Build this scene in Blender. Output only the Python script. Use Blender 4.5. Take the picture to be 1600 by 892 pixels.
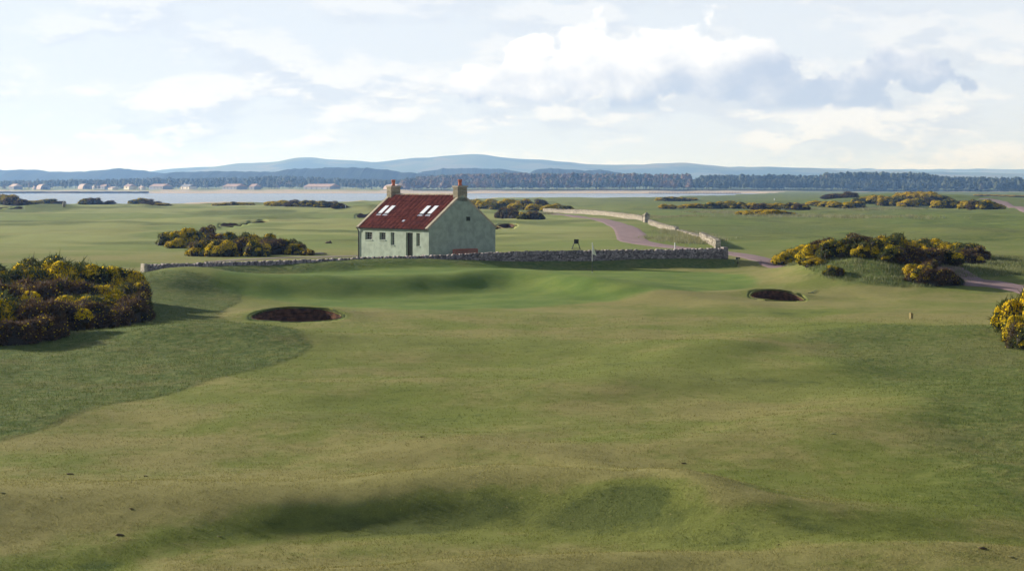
import bpy, math, random
import numpy as np
from math import radians as rad, sin, cos, tan, pi

# ------------------------------------------------------------------ camera, world, sun, exposure
scene = bpy.context.scene
for o in list(bpy.data.objects): bpy.data.objects.remove(o)
C = scene.collection
F = 3000.0; HZ = 292.0; CH = 6.0            # focal length in photo pixels, horizon row, camera height
cd = bpy.data.cameras.new('camera'); cam = bpy.data.objects.new('camera', cd); C.objects.link(cam)
cam.location = (0, 0, CH); cam.rotation_euler = (rad(90), 0, 0)
cd.sensor_width = 36; cd.lens = 36*F/1600; cd.shift_y = -(446-HZ)/1600
cd.clip_start = .5; cd.clip_end = 60000
scene.camera = cam
SUN_EL = rad(17.5); SUN_A = rad(32)         # sun stands to the left and behind the scene
sd = (-cos(SUN_A)*cos(SUN_EL), sin(SUN_A)*cos(SUN_EL), sin(SUN_EL))
sl = bpy.data.lights.new('sun', 'SUN'); sl.energy = 5.0; sl.angle = rad(.6); sl.color = (1, .93, .82)
so = bpy.data.objects.new('sun', sl); C.objects.link(so)
from mathutils import Vector
so.rotation_euler = Vector(sd).to_track_quat('Z', 'Y').to_euler()
scene.view_settings.view_transform = 'Standard'; scene.view_settings.look = 'None'
scene.view_settings.exposure = 0.72; scene.view_settings.gamma = 1

def nn(nt, typ, **k):
    n = nt.nodes.new(typ)
    for a, v in k.items():
        if a == 'inp':
            for i, x in v.items():
                if isinstance(x, bpy.types.NodeSocket): nt.links.new(x, n.inputs[i])
                else: n.inputs[i].default_value = x
        else: setattr(n, a, v)
    return n
def mth(nt, op, a, b=0.0, c=None, clamp=False):
    d = {0: a, 1: b}
    if c is not None: d[2] = c
    return nn(nt, 'ShaderNodeMath', operation=op, use_clamp=clamp, inp=d).outputs[0]
def mixc(nt, f, a, b, mode='MIX'):
    n = nt.nodes.new('ShaderNodeMix'); n.data_type = 'RGBA'; n.blend_type = mode
    for i, x in ((0, f), (6, a), (7, b)):
        if isinstance(x, bpy.types.NodeSocket): nt.links.new(x, n.inputs[i])
        else: n.inputs[i].default_value = x if i == 0 else (*x[:3], 1)
    return n.outputs[2]
def ramp(nt, v, lo, hi, a=0., b=1.):
    n = nn(nt, 'ShaderNodeMapRange', interpolation_type='SMOOTHSTEP', inp={0: v, 1: lo, 2: hi, 3: a, 4: b})
    return n.outputs[0]
def noise(nt, vec, scale, detail=4, rough=.55, out=0):
    return nn(nt, 'ShaderNodeTexNoise', inp={'Vector': vec, 'Scale': scale, 'Detail': detail, 'Roughness': rough}).outputs[out]

w = bpy.data.worlds.new('World'); scene.world = w; w.use_nodes = True
nt = w.node_tree; nt.nodes.clear()
sky = nn(nt, 'ShaderNodeTexSky', sky_type='NISHITA', sun_disc=False, sun_elevation=SUN_EL, altitude=0, air_density=1.0, dust_density=1.2)
sky.sun_rotation = math.atan2(sd[0], sd[1])
tc = nn(nt, 'ShaderNodeTexCoord').outputs['Generated']
sep = nn(nt, 'ShaderNodeSeparateXYZ', inp={0: tc}).outputs
az = mth(nt, 'ARCTAN2', sep[0], sep[1])                    # azimuth from +Y
el = mth(nt, 'ARCSINE', sep[2])
# cloud field: direction with the vertical stretched, so that banks lie flat
vec = nn(nt, 'ShaderNodeCombineXYZ', inp={0: sep[0], 1: sep[1], 2: mth(nt, 'MULTIPLY', sep[2], 3.2)}).outputs[0]
n1 = noise(nt, vec, 9, 7, .58)
n2 = noise(nt, vec, 26, 7, .6)
vec2 = nn(nt, 'ShaderNodeVectorMath', operation='ADD', inp={0: vec, 1: (-.012, .0, .03)}).outputs[0]
n1b = noise(nt, vec2, 9, 7, .58)
thin = ramp(nt, mth(nt, 'ADD', n1, mth(nt, 'MULTIPLY', n2, .35)), .56, .80)
# the tall cumulus and the flat bank to its right: ellipses in azimuth / elevation broken by noise
def puff(a0, e0, ra, re, flat=True):
    a = mth(nt, 'DIVIDE', mth(nt, 'SUBTRACT', az, a0), ra)
    e = mth(nt, 'DIVIDE', mth(nt, 'SUBTRACT', el, e0), re)
    r = mth(nt, 'SQRT', mth(nt, 'ADD', mth(nt, 'MULTIPLY', a, a), mth(nt, 'MULTIPLY', e, e)))
    return mth(nt, 'SUBTRACT', 1.0, r)
def dirp(px, py): return (px-800)/F, (HZ-py)/F
ps = None
for px, py, rx, ry in ((1000, 105, 135, 82), (1085, 92, 84, 68), (930, 95, 80, 55), (880, 130, 190, 45), (1180, 128, 150, 58), (835, 76, 50, 20), (1290, 140, 130, 36), (740, 128, 70, 34), (1420, 120, 90, 36)):
    a0, e0 = dirp(px, py)
    p = puff(a0, e0, rx/F, ry/F)
    ps = p if ps is None else nn(nt, 'ShaderNodeMath', operation='SMOOTH_MAX', inp={0: ps, 1: p, 2: .15}).outputs[0]
vb = nn(nt, 'ShaderNodeCombineXYZ', inp={0: az, 1: mth(nt, 'MULTIPLY', el, 1.25), 2: .3}).outputs[0]
nb = noise(nt, vb, 34, 8, .62)
nb2 = noise(nt, vb, 14, 4, .5)
vo = nn(nt, 'ShaderNodeTexVoronoi', feature='SMOOTH_F1', inp={'Vector': nn(nt, 'ShaderNodeVectorMath', operation='ADD', inp={0: vb, 1: nn(nt, 'ShaderNodeVectorMath', operation='SCALE', inp={0: noise(nt, vb, 60, 4, .6, 1), 3: .02}).outputs[0]}).outputs[0], 'Scale': 48, 'Smoothness': .4}).outputs[0]
bill = mth(nt, 'ADD', mth(nt, 'MULTIPLY', mth(nt, 'SUBTRACT', nb, .5), 2.3), mth(nt, 'MULTIPLY', mth(nt, 'SUBTRACT', .45, vo), .9))
cu = mth(nt, 'ADD', ps, bill)
cmask = ramp(nt, cu, -.02, .28)
# flat base of the cumulus
base_e = mth(nt, 'ADD', (HZ-172)/F, mth(nt, 'MULTIPLY', mth(nt, 'SUBTRACT', nb2, .5), .014))
cmask = mth(nt, 'MULTIPLY', cmask, ramp(nt, mth(nt, 'SUBTRACT', el, base_e), -.004, .004))
# grey-blue belly: lower and to the right (away from the sun)
belly = mth(nt, 'ADD', mth(nt, 'MULTIPLY', mth(nt, 'SUBTRACT', (HZ-124)/F, el), 52), mth(nt, 'MULTIPLY', mth(nt, 'SUBTRACT', az, (1020-800)/F), 6))
belly = mth(nt, 'ADD', belly, mth(nt, 'MULTIPLY', mth(nt, 'SUBTRACT', nb, .5), 3.2))
belly = mth(nt, 'ADD', belly, mth(nt, 'MULTIPLY', mth(nt, 'SUBTRACT', vo, .4), 1.3))
belly = ramp(nt, belly, -1.2, 1.2)
cucol = mixc(nt, belly, (13.6, 13.6, 13.7), (6.7, 7.8, 10.0))
# white veil low down, faded overhead to cut ambient light (the sky in the picture is nearly white) over the Nishita sky
low = ramp(nt, el, .07, .36, .94, .03)
veil = mixc(nt, low, sky.outputs[0], (10.1, 11.0, 12.3))
nlo = noise(nt, nn(nt, 'ShaderNodeCombineXYZ', inp={0: az, 1: mth(nt, 'MULTIPLY', el, 2.6), 2: 1.7}).outputs[0], 22, 7, .6)
nlo2 = noise(nt, nn(nt, 'ShaderNodeCombineXYZ', inp={0: az, 1: mth(nt, 'ADD', mth(nt, 'MULTIPLY', el, 2.6), .022), 2: 1.7}).outputs[0], 22, 7, .6)
scol = mixc(nt, ramp(nt, mth(nt, 'ADD', mth(nt, 'SUBTRACT', n1, n1b), mth(nt, 'SUBTRACT', nlo, nlo2)), -.09, .10), (8.5, 9.3, 10.8), (12.1, 12.2, 12.4))
thin = ramp(nt, mth(nt, 'ADD', thin, mth(nt, 'MULTIPLY', mth(nt, 'SUBTRACT', nlo, .47), 3.)), .1, .9)
base = mixc(nt, mth(nt, 'MULTIPLY', thin, mth(nt, 'MULTIPLY', ramp(nt, el, .1, .6, .85, .3), ramp(nt, el, .045, .085, 1., .55))), veil, scol)
tot = mixc(nt, cmask, base, cucol)
bg = nn(nt, 'ShaderNodeBackground', inp={0: tot, 1: .05})
nn(nt, 'ShaderNodeOutputWorld', inp={0: bg.outputs[0]})

# ------------------------------------------------------------------ noise in numpy
_rs = np.random.RandomState(7); _P = _rs.permutation(512); _P = np.concatenate([_P, _P]); _G = _rs.rand(512)*2*pi
_GX, _GY = np.cos(_G), np.sin(_G)
def perlin(x, y):
    xi = np.floor(x).astype(np.int64); yi = np.floor(y).astype(np.int64); xf = x-xi; yf = y-yi
    u = xf*xf*xf*(xf*(xf*6-15)+10); v = yf*yf*yf*(yf*(yf*6-15)+10)
    def g(a, b):
        h = _P[(_P[(xi+a) & 511]+yi+b) & 511]
        return _GX[h]*(xf-a)+_GY[h]*(yf-b)
    a = g(0, 0)*(1-u)+g(1, 0)*u; b = g(0, 1)*(1-u)+g(1, 1)*u
    return (a*(1-v)+b*v)*1.4
def fbm(x, y, o=4, r=.5):
    s = 0; a = 1
    for i in range(o): s = s+a*perlin(x*2**i+17.3*i, y*2**i+9.1*i); a *= r
    return s
def sst(x, a, b):
    t = np.clip((x-a)/(b-a), 0, 1); return t*t*(3-2*t)

# ------------------------------------------------------------------ terrain
def nom(px, py, z=-.7):
    Y = F*(CH-z)/(py-HZ); return ((px-800)/F*Y, Y)
WALL = [(228, 141), (400, 146), (560, 150), (740, 153.5), (950, 157), (1128, 159.5)]     # main stone wall: photo column, distance
WX = np.array([(p-800)/F*d for p, d in WALL]); WY = np.array([d for p, d in WALL])
COAST = np.array([(-2, 740), (-.27, 750), (-.2, 770), (-.13, 820), (-.08, 880), (0, 1130), (.07, 1260), (.11, 1500), (.127, 1850), (.145, 2500), (.2, 2700), (3, 2700)])
BUNKERS = [ # px centre, py centre, half width px, half height px, depth m
    (464, 491.5, 71, 12, 1.25), (1215, 461, 42, 8.8, 1.15), (363, 350, 22, 4, 1.2), (573, 336, 20, 5.0, 1.1), (791, 353, 17, 3.6, 1.1),
    (4, 324.5, 10, 2, 1.2), (27, 325.5, 11, 2, 1.2)]
def seg_ridge(x, y, pts, A, wn, wf):
    """ridge along a line running left to right; wn / wf: half widths of the side towards / away from the viewer"""
    P = np.array(pts); uu = P[:, 0]/P[:, 1]; us_ = np.linspace(uu[0], uu[-1], 160)
    k = np.hanning(37); k /= k.sum(); ys = np.convolve(np.pad(np.interp(us_, uu, P[:, 1]), 18, 'reflect', reflect_type='odd'), k, 'valid')
    u = x/np.maximum(y, 1.); m0 = (ys[8]-ys[0])/(us_[8]-us_[0]); m1 = (ys[-1]-ys[-9])/(us_[-1]-us_[-9])
    d = y-np.interp(u, us_, ys)-np.clip(np.minimum(u-us_[0], 0)*m0, -12, 12)-np.clip(np.maximum(u-us_[-1], 0)*m1, -12, 12)
    w_ = wn+(wf-wn)/(1+np.exp(-np.clip(d/(.35*(wn+wf)), -30, 30)))
    fw = (uu[-1]-uu[0])*.30
    fade = sst(u, uu[0]-fw, uu[0]+fw)*(1-sst(u, uu[-1]-fw, uu[-1]+fw))
    return A*np.exp(-(d/w_)**2)*fade
def nomp(pp, z): return [nom(a, b, z) for a, b in pp]
RIDGES = [
    (nomp([(-700, 800), (-150, 788), (0, 786), (160, 784), (330, 782), (480, 774), (640, 764), (760, 760), (900, 772), (1000, 785), (1200, 812), (1450, 845)], -.50), .52, 1.8, 3.2),
    (nomp([(560, 700), (700, 688), (760, 688), (850, 702), (930, 722), (1000, 745), (1090, 775), (1180, 800)], -.4), .22, 1.25, 3.0),
    (nomp([(700, 765), (850, 772), (930, 779), (1020, 788), (1200, 793), (1450, 800), (1600, 806)], -.45), .36, .95, 2.8),
    (nomp([(-100, 940), (100, 915), (500, 890), (900, 870), (1300, 870), (1600, 878), (2200, 895)], -.55), .32, 2, 1.0),
    (nomp([(-50, 660), (200, 640), (360, 655), (520, 672), (740, 700)], -.6), .20, 1.6, 4),
    (nomp([(-300, 575), (60, 560), (200, 566), (400, 590)], -.5), .22, 4, 6),
    (nomp([(1020, 560), (1130, 536), (1250, 512), (1420, 508), (1900, 512)], -.35), .42, 6, 9),
    (nomp([(1200, 660), (1400, 636), (1500, 622), (2000, 625)], -.4), .42, 6, 6),
    (nomp([(400, 552), (760, 535), (980, 545), (1250, 560)], -.6), .28, 4.5, 9),
    (nomp([(400, 605), (800, 612), (1000, 600), (1330, 575)], -.6), .28, 2.8, 6),
    ([((p-800)/F*d, d) for p, d in ((250, 122), (400, 124), (560, 126), (680, 129), (780, 134), (850, 132), (930, 126), (1040, 121))], 1.12, 2.5, 10),
    (nomp([(900, 700), (1150, 690), (1400, 715), (1700, 740)], -.6), .20, 1.8, 4),
]
HOLLOWS = [(nomp([(-400, 905), (-50, 892), (80, 888), (330, 850), (560, 824), (740, 808), (900, 818), (1100, 838), (1350, 860)], -.80), 1., 1.3, 1.0),
    (nomp([(820, 800), (930, 812), (1050, 822), (1300, 825)], -.85), .6, .8, .8)]
MOUNDS = [  # px, py(base), half width m, half depth m, height
    (325, 538, 5.5, 4.5, .95), (640, 427, 7.5, 4.8, .44), (285, 452, 3.6, 8, .9), (250, 440, 5, 7, .5), (1350, 438, 5.2, 7.5, 2.0), (1420, 428, 5, 9, .7), (1290, 428, 3.5, 6, .6),
    (1030, 416, 3.4, 3.0, .6), (900, 408, 2, 2.2, .15), (1570, 440, 6, 8, .6), (90, 470, 8, 14, .9), (30, 520, 6, 8, .5),
    (224, 326, 5, 9, 1.3), (60, 327, 14, 16, 1.8), (1000, 455, 9, 6, .18), (430, 455, 5, 5, .15), 
    (1470, 402, 6, 14, .5), (1480, 344, 30, 20, .9), (1400, 318, 40, 60, 3.2), (1500, 316, 40, 60, 2.6), (1190, 322, 30, 40, 1.1), (575, 330, 10, 10, 1.3), (1090, 345, 9, 14, .7)]
BANKS = []
def G0(x, y):
    x = np.asarray(x, float); y = np.asarray(y, float)
    yy = np.maximum(y, 1.0); u = np.clip(x/yy, -3, 3)
    z = np.interp(y, [0, 25, 33, 45, 62, 92, 108, 120, 132, 142, 170, 400, 900], [-1.2, -.95, -.85, -.72, -.72, -.85, -1.0, -1.12, -.85, -.62, -.62, -.6, -.8])
    wy = np.interp(x, WX, WY); s = y-wy
    inw = sst(x, WX[0]-3, WX[0]+7)*(1-sst(x, WX[-1]-1, WX[-1]+9))
    bank = sst(s, -3.6, -.9)*.62*inw
    z = z+bank*(1-sst(s, 4, 25)*.75)
    z = z-.42*sst(x, -40, -60)*sst(y, 40, 80)*0
    for pts, A, wn, wf in RIDGES: z = z+seg_ridge(x, y, pts, A, wn, wf)
    for px, py, hx, hy, A in MOUNDS:
        cx, cy = nom(px, py)
        z = z+A*np.exp(-(((x-cx)/hx)**2+((y-cy)/hy)**2))
    for cx, cy, hx, hy, A in BANKS: z = z+A*np.exp(-(((x-cx)/hx)**2+((y-cy)/hy)**2))
    for pts, A, wn, wf in HOLLOWS: z = z-.16*seg_ridge(x, y, pts, A, wn, wf)
    near = 1-sst(y, 140, 200)
    z = z+near*(.05*fbm(x/9, y/9, 3)+.075*fbm(x/4.5+7, y/5.0, 2)+.022*fbm(x/2.1, y/2.1, 3))
    far = sst(y, 165, 260)
    calm = 1-.75*sst(u, .0, .03)*(1-sst(u, .12, .15))*(1-sst(y, 480, 620))
    z = z+far*calm*(.50*fbm(x/26+3, y/26, 3)+.16*fbm(x/8, y/11, 2)+.75*sst(y, 300, 700)*fbm(x/90+5, y/90, 3))
    z = z-.35*far*(1-sst(y, 260, 420))*0
    # coast, sea bed and the far land
    co = np.interp(u, COAST[:, 0], COAST[:, 1])
    co = co+22*perlin(x/60, y*0+3.3)
    sea = sst(y, co, co+35)*(1-sst(y, 2520+20*perlin(x/150, x*0), 2575+20*perlin(x/150, x*0)))
    dry = sst(u, .127, .15)
    z = z*(1-sst(y, co, co+30))+sst(y, co, co+30)*(-5.0)*(1-dry)+sst(y, co, co+30)*dry*(-1.6)
    fl = sst(y, 2545, 2575)*(1-dry)+sst(y, co, co+200)*dry
    zf = -3.2+2.2*sst(y, 2550, 2640)+3.0*sst(y, 2630, 2720)+1.3*fbm(x/70, y/70, 3)*sst(y, 2580, 2700)
    zf = zf+6*sst(y, 3200, 5000)
    z = np.where(y > 2540, z*(1-fl)+zf*fl, z)
    return z
BK = []
def G(x, y):
    x = np.asarray(x, float); y = np.asarray(y, float)
    z = G0(x, y)
    for b in BK:
        r = np.hypot((x-b[0])/b[2], (y-b[1])/b[3])
        z = z-(b[4]+.7)*(1-sst(r, .985, 1.035))
    return z
_T = np.concatenate([np.arange(20, 120, .08), np.geomspace(120, 9000, 3000)])
def pix(px, py, f=None):
    u = (px-800)/F; zr = CH-(py-HZ)/F*_T; g = (f or G0)(u*_T, _T)
    i = np.argmax(zr <= g); i = max(i, 1)
    a = (zr-g)[i-1]; b = (zr-g)[i]; t = a/(a-b) if a != b else 0
    Y = _T[i-1]+t*(_T[i]-_T[i-1]); return (u*Y, Y, float(g[i-1]+t*(g[i]-g[i-1])))
for i, (px, py, hw, hh, dep) in enumerate(BUNKERS):
    x, y, z = pix(px, py)
    y0 = pix(px, py-hh)[1]; y1 = pix(px, py+hh)[1]
    if i < 2:                       # round pits cut into a low bank: the far rim stands higher than the near one
        a = hw/F*(y1+hw/F*y1); b = a*1.05; yc = y1+b
        yt = yc+b; zt = CH-(py-hh-HZ)*yt/F; dz = zt-float(G0(np.array([(px-800)/F*yt]), np.array([yt]))[0])
        BANKS.append(((px-800)/F*yc, yt+.3, a*1.5, b*1.15, max(dz, 0)*1.0))
        BK.append(((px-800)/F*yc, yc, a, b, dep))
    else: BK.append((x, (y0+y1)/2, hw/F*y, (y0-y1)/2, dep))

# ------------------------------------------------------------------ mesh helpers
def npmesh(name, V, Fq, mat=None, parent=None, smooth=False, attrs=None, loc=None):
    """V (n,3) array, Fq (m,k) array of equal-size faces"""
    me = bpy.data.meshes.new(name); V = np.asarray(V, np.float32); Fq = np.asarray(Fq, np.int32); k = Fq.shape[1]
    me.vertices.add(len(V)); me.vertices.foreach_set('co', V.ravel())
    me.loops.add(Fq.size); me.loops.foreach_set('vertex_index', Fq.ravel())
    me.polygons.add(len(Fq)); me.polygons.foreach_set('loop_start', np.arange(0, Fq.size, k, dtype=np.int32))
    try: me.polygons.foreach_set('loop_total', np.full(len(Fq), k, np.int32))
    except Exception: pass
    me.update(calc_edges=True); me.validate()
    if smooth: me.polygons.foreach_set('use_smooth', np.ones(len(me.polygons), bool))
    for an, (dom, arr) in (attrs or {}).items():
        a = me.attributes.new(an, 'FLOAT', dom); a.data.foreach_set('value', np.asarray(arr, np.float32))
    if mat: me.materials.append(mat)
    o = bpy.data.objects.new(name, me); C.objects.link(o)
    if parent: o.parent = parent
    if loc is not None: o.location = loc
    return o
class MB:
    def __init__(s): s.v = []; s.f = []; s.r = []
    def add(s, vs, fs, r=None):
        n = len(s.v); s.v += [tuple(map(float, p)) for p in vs]; s.f += [tuple(i+n for i in f) for f in fs]
        r = random.random() if r is None else r; s.r += [r]*len(fs); return s
    def box(s, x0, y0, z0, x1, y1, z1, r=None):
        vs = [(x, y, z) for z in (z0, z1) for y in (y0, y1) for x in (x0, x1)]
        return s.add(vs, [(0, 2, 3, 1), (4, 5, 7, 6), (0, 1, 5, 4), (2, 6, 7, 3), (0, 4, 6, 2), (1, 3, 7, 5)], r)
    def hexa(s, vs, r=None):
        return s.add(vs, [(0, 2, 3, 1), (4, 5, 7, 6), (0, 1, 5, 4), (2, 6, 7, 3), (0, 4, 6, 2), (1, 3, 7, 5)], r)
    def tube(s, pts, rads, n=8, r=None, cap=True):
        base = []; vs = []; fs = []
        for i, p in enumerate(pts):
            p = Vector(p); a = Vector(pts[max(i-1, 0)]); b = Vector(pts[min(i+1, len(pts)-1)])
            d = (b-a).normalized(); q = d.to_track_quat('Z', 'Y'); rr = rads[i] if hasattr(rads, '__len__') else rads
            for k in range(n):
                vs.append(tuple(p+q@Vector((rr*cos(2*pi*k/n), rr*sin(2*pi*k/n), 0))))
        for i in range(len(pts)-1):
            for k in range(n): fs.append((i*n+k, i*n+(k+1) % n, (i+1)*n+(k+1) % n, (i+1)*n+k))
        if cap: fs.append(tuple(range(n-1, -1, -1))); fs.append(tuple((len(pts)-1)*n+k for k in range(n)))
        return s.add(vs, fs, r)
    def lathe(s, prof, n=14, c=(0, 0, 0), r=None):
        vs = [(c[0]+a*cos(2*pi*k/n), c[1]+a*sin(2*pi*k/n), c[2]+z) for a, z in prof for k in range(n)]
        fs = [(i*n+k, i*n+(k+1) % n, (i+1)*n+(k+1) % n, (i+1)*n+k) for i in range(len(prof)-1) for k in range(n)]
        return s.add(vs, fs, r)
    def build(s, name, mat, parent=None, smooth=False):
        me = bpy.data.meshes.new(name); me.from_pydata(s.v, [], s.f); me.update()
        a = me.attributes.new('rnd', 'FLOAT', 'FACE'); a.data.foreach_set('value', s.r)
        if smooth: me.polygons.foreach_set('use_smooth', [True]*len(me.polygons))
        me.materials.append(mat); o = bpy.data.objects.new(name, me); C.objects.link(o)
        if parent: o.parent = parent
        return o
def tag(o, label=None, cat=None, group=None, kind=None):
    for k, v in (('label', label), ('category', cat), ('group', group), ('kind', kind)):
        if v: o[k] = v
    return o
def thing(name, label, cat, loc=(0, 0, 0), rz=0, group=None):
    o = bpy.data.objects.new(name, None); C.objects.link(o); o.location = loc; o.rotation_euler = (0, 0, rz)
    o.empty_display_size = .3
    return tag(o, label, cat, group)
def copy_tree(o, parent=None):
    c = o.copy(); C.objects.link(c); c.parent = parent
    for ch in list(o.children): copy_tree(ch, c)
    return c

# ------------------------------------------------------------------ materials
def mat(name, col=(.5, .5, .5), rough=.8, var=.15, scale=6., bump=0., bscale=40., spec=.3, metal=0, rnd=0., col2=None, attr=None):
    m = bpy.data.materials.new(name); m.use_nodes = True; nt = m.node_tree
    b = nt.nodes['Principled BSDF']; b.inputs['Roughness'].default_value = rough; b.inputs['Metallic'].default_value = metal
    b.inputs['Specular IOR Level'].default_value = spec
    tc = nn(nt, 'ShaderNodeTexCoord').outputs['Object']
    n = noise(nt, tc, scale, 6, .6)
    c2 = col2 or tuple(c*(1-2*var) for c in col)
    c = mixc(nt, ramp(nt, n, .33, .67), c2, col)
    if rnd:
        a = nn(nt, 'ShaderNodeAttribute', attribute_name='rnd').outputs['Fac']
        k = mth(nt, 'ADD', 1-rnd, mth(nt, 'MULTIPLY', a, 2*rnd))
        c = mixc(nt, 1., c, nn(nt, 'ShaderNodeCombineColor', inp={0: k, 1: k, 2: k}).outputs[0], 'MULTIPLY')
    nt.links.new(c, b.inputs['Base Color'])
    if bump:
        bn = nn(nt, 'ShaderNodeBump', inp={'Strength': bump, 'Distance': .03, 'Height': noise(nt, tc, bscale, 5, .65)})
        nt.links.new(bn.outputs[0], b.inputs['Normal'])
    return m
M = {}
M['harl'] = mat('pale_green_harling', (.36, .425, .345), .9, .13, 1.6, .5, 9, .15)
M['stone_grey'] = mat('grey_drystone', (.33, .29, .275), .92, .25, 9, .5, 30, .15, rnd=.5, col2=(.14, .12, .12))
M['stone_pale'] = mat('pale_drystone', (.52, .46, .37), .92, .3, 6, .5, 30, .15, rnd=.4)
M['sandstone'] = mat('sandstone', (.46, .40, .30), .9, .15, 8, .4, 30, .15, rnd=.12)
M['sandstone_dark'] = mat('weathered_sandstone', (.34, .30, .21), .9, .2, 8, .4, 30, .15, rnd=.12)
M['tile'] = mat('clay_pantile', (.33, .094, .06), .8, .25, 3, .3, 30, .25, rnd=.55, col2=(.20, .058, .046))
M['pot'] = mat('terracotta', (.5, .15, .08), .7, .1, 6)
M['black'] = mat('black_iron', (.018, .018, .02), .5, .1)
M['lead'] = mat('lead_flashing', (.35, .38, .46), .45, .1, 10)
M['white'] = mat('white_paint', (.78, .78, .76), .5, .05)
M['greypaint'] = mat('grey_window_paint', (.45, .42, .38), .6, .08)
M['olive'] = mat('olive_door_paint', (.085, .09, .055), .5, .1)
M['oxblood'] = mat('dark_red_frame', (.06, .018, .014), .6, .1)
M['wood'] = mat('reddish_bench_wood', (.45, .16, .10), .65, .2, 12)
M['postwood'] = mat('weathered_post_wood', (.34, .27, .10), .85, .2, 12)
M['path'] = mat('pinkish_path', (.29, .20, .20), .9, .13, .8, .3, 30, .15)
M['path2'] = mat('pinkish_gravel_track', (.30, .24, .20), .9, .12, 1.2, .3, 30, .15)
M['red'] = mat('red_cloth', (.5, .02, .02), .8, .1)
M['yellowish'] = mat('cream_cloth', (.75, .73, .6), .8, .03)
M['sod'] = mat('stacked_sod', (.14, .07, .042), .95, .2, 3, .6, 22, .05, rnd=.35, col2=(.05, .028, .02))
M['earth'] = mat('dark_earth', (.11, .08, .045), .95)
M['sand'] = mat('bunker_sand', (.42, .31, .2), .95, .1, 4, .2, 40, .1)
gl = mat('window_glass', (.02, .022, .024), .08, .1, spec=.6); M['glass'] = gl
bl = mat('skylight_glass_sheen', (.78, .80, .84), .12, .02, spec=.8); M['skysheen'] = bl  # pale base colour stands in for the sky's reflection
def grassmat(blade=False):
    m = bpy.data.materials.new('turf_blade' if blade else 'turf'); m.use_nodes = True; nt = m.node_tree; b = nt.nodes['Principled BSDF']
    b.inputs['Roughness'].default_value = .95; b.inputs['Specular IOR Level'].default_value = .08
    P = nn(nt, 'ShaderNodeNewGeometry').outputs['Position']
    A = lambda n: nn(nt, 'ShaderNodeAttribute', attribute_name=n).outputs['Fac']
    g, r, d, s = A('green'), A('rough'), A('dry'), A('sand')
    nL = noise(nt, P, .045, 4, .55); nM = noise(nt, P, .35, 5, .6); nS = noise(nt, P, 2.6, 5, .7); nF = noise(nt, P, 22, 4, .75); nX = noise(nt, P, 85, 2, .7)
    dry_shade = mth(nt, 'ADD', mth(nt, 'MULTIPLY', nM, .9), mth(nt, 'MULTIPLY', nS, .55))
    dry_shade = mth(nt, 'ADD', dry_shade, mth(nt, 'MULTIPLY', mth(nt, 'SUBTRACT', d, .5), .55))
    fair = mixc(nt, ramp(nt, dry_shade, .58, .92), (.136, .162, .034), (.208, .190, .068))
    fair = mixc(nt, ramp(nt, dry_shade, .20, .56), (.050, .080, .018), fair)  # lush grass tone, dark enough to carry the hollows' shade too
    fair = mixc(nt, mth(nt, 'MULTIPLY', ramp(nt, nL, .4, .65), .35), fair, (.22, .212, .072))
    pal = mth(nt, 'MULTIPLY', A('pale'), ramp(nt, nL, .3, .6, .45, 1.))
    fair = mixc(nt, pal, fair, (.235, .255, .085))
    roughc = mixc(nt, ramp(nt, nS, .35, .7), (.078, .118, .030), (.150, .165, .052))
    roughc = mixc(nt, mth(nt, 'MULTIPLY', ramp(nt, nM, .5, .75), .5), roughc, (.19, .16, .065))
    greenc = mixc(nt, ramp(nt, nM, .35, .7), (.098, .152, .030), (.146, .188, .042))
    c = mixc(nt, r, fair, roughc); c = mixc(nt, g, c, greenc)
    c = mixc(nt, s, c, mixc(nt, nS, (.40, .31, .22), (.55, .45, .33)))
    # sparse bleached flecks and tiny dark wear marks
    fl = ramp(nt, mth(nt, 'ADD', noise(nt, P, 5.5, 2, .5), mth(nt, 'MULTIPLY', nF, .3)), .86, .93)
    c = mixc(nt, mth(nt, 'MULTIPLY', fl, mth(nt, 'SUBTRACT', .5, mth(nt, 'MULTIPLY', g, .5))), c, (.30, .25, .12))
    k = mth(nt, 'ADD', .24, mth(nt, 'ADD', mth(nt, 'MULTIPLY', nF, .9), mth(nt, 'ADD', mth(nt, 'MULTIPLY', nX, .5), mth(nt, 'MULTIPLY', nS, .4))))
    c = mixc(nt, 1., c, nn(nt, 'ShaderNodeCombineColor', inp={0: k, 1: k, 2: k}).outputs[0], 'MULTIPLY')
    nt.links.new(c, b.inputs['Base Color'])
    if blade:
        k = mth(nt, 'ADD', .55, mth(nt, 'MULTIPLY', A('rnd'), 1.0)); c = mixc(nt, 1., c, nn(nt, 'ShaderNodeCombineColor', inp={0: k, 1: k, 2: k}).outputs[0], 'MULTIPLY')
        nt.links.new(c, b.inputs['Base Color']); t = nn(nt, 'ShaderNodeBsdfTranslucent', inp={0: c})
        mx = nn(nt, 'ShaderNodeMixShader', inp={0: .3, 1: b.outputs[0], 2: t.outputs[0]}); nt.links.new(mx.outputs[0], nt.nodes['Material Output'].inputs[0]); return m
    h = mth(nt, 'ADD', mth(nt, 'MULTIPLY', nF, .5), mth(nt, 'MULTIPLY', nS, mth(nt, 'ADD', .5, mth(nt, 'MULTIPLY', r, 2.6))))
    h = mth(nt, 'MULTIPLY', h, mth(nt, 'SUBTRACT', 1., mth(nt, 'MULTIPLY', g, .7)))
    bn = nn(nt, 'ShaderNodeBump', inp={'Strength': .8, 'Distance': .08, 'Height': h})
    nt.links.new(bn.outputs[0], b.inputs['Normal'])
    return m
M['turf'] = grassmat(); M['blade'] = grassmat(True)
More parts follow.
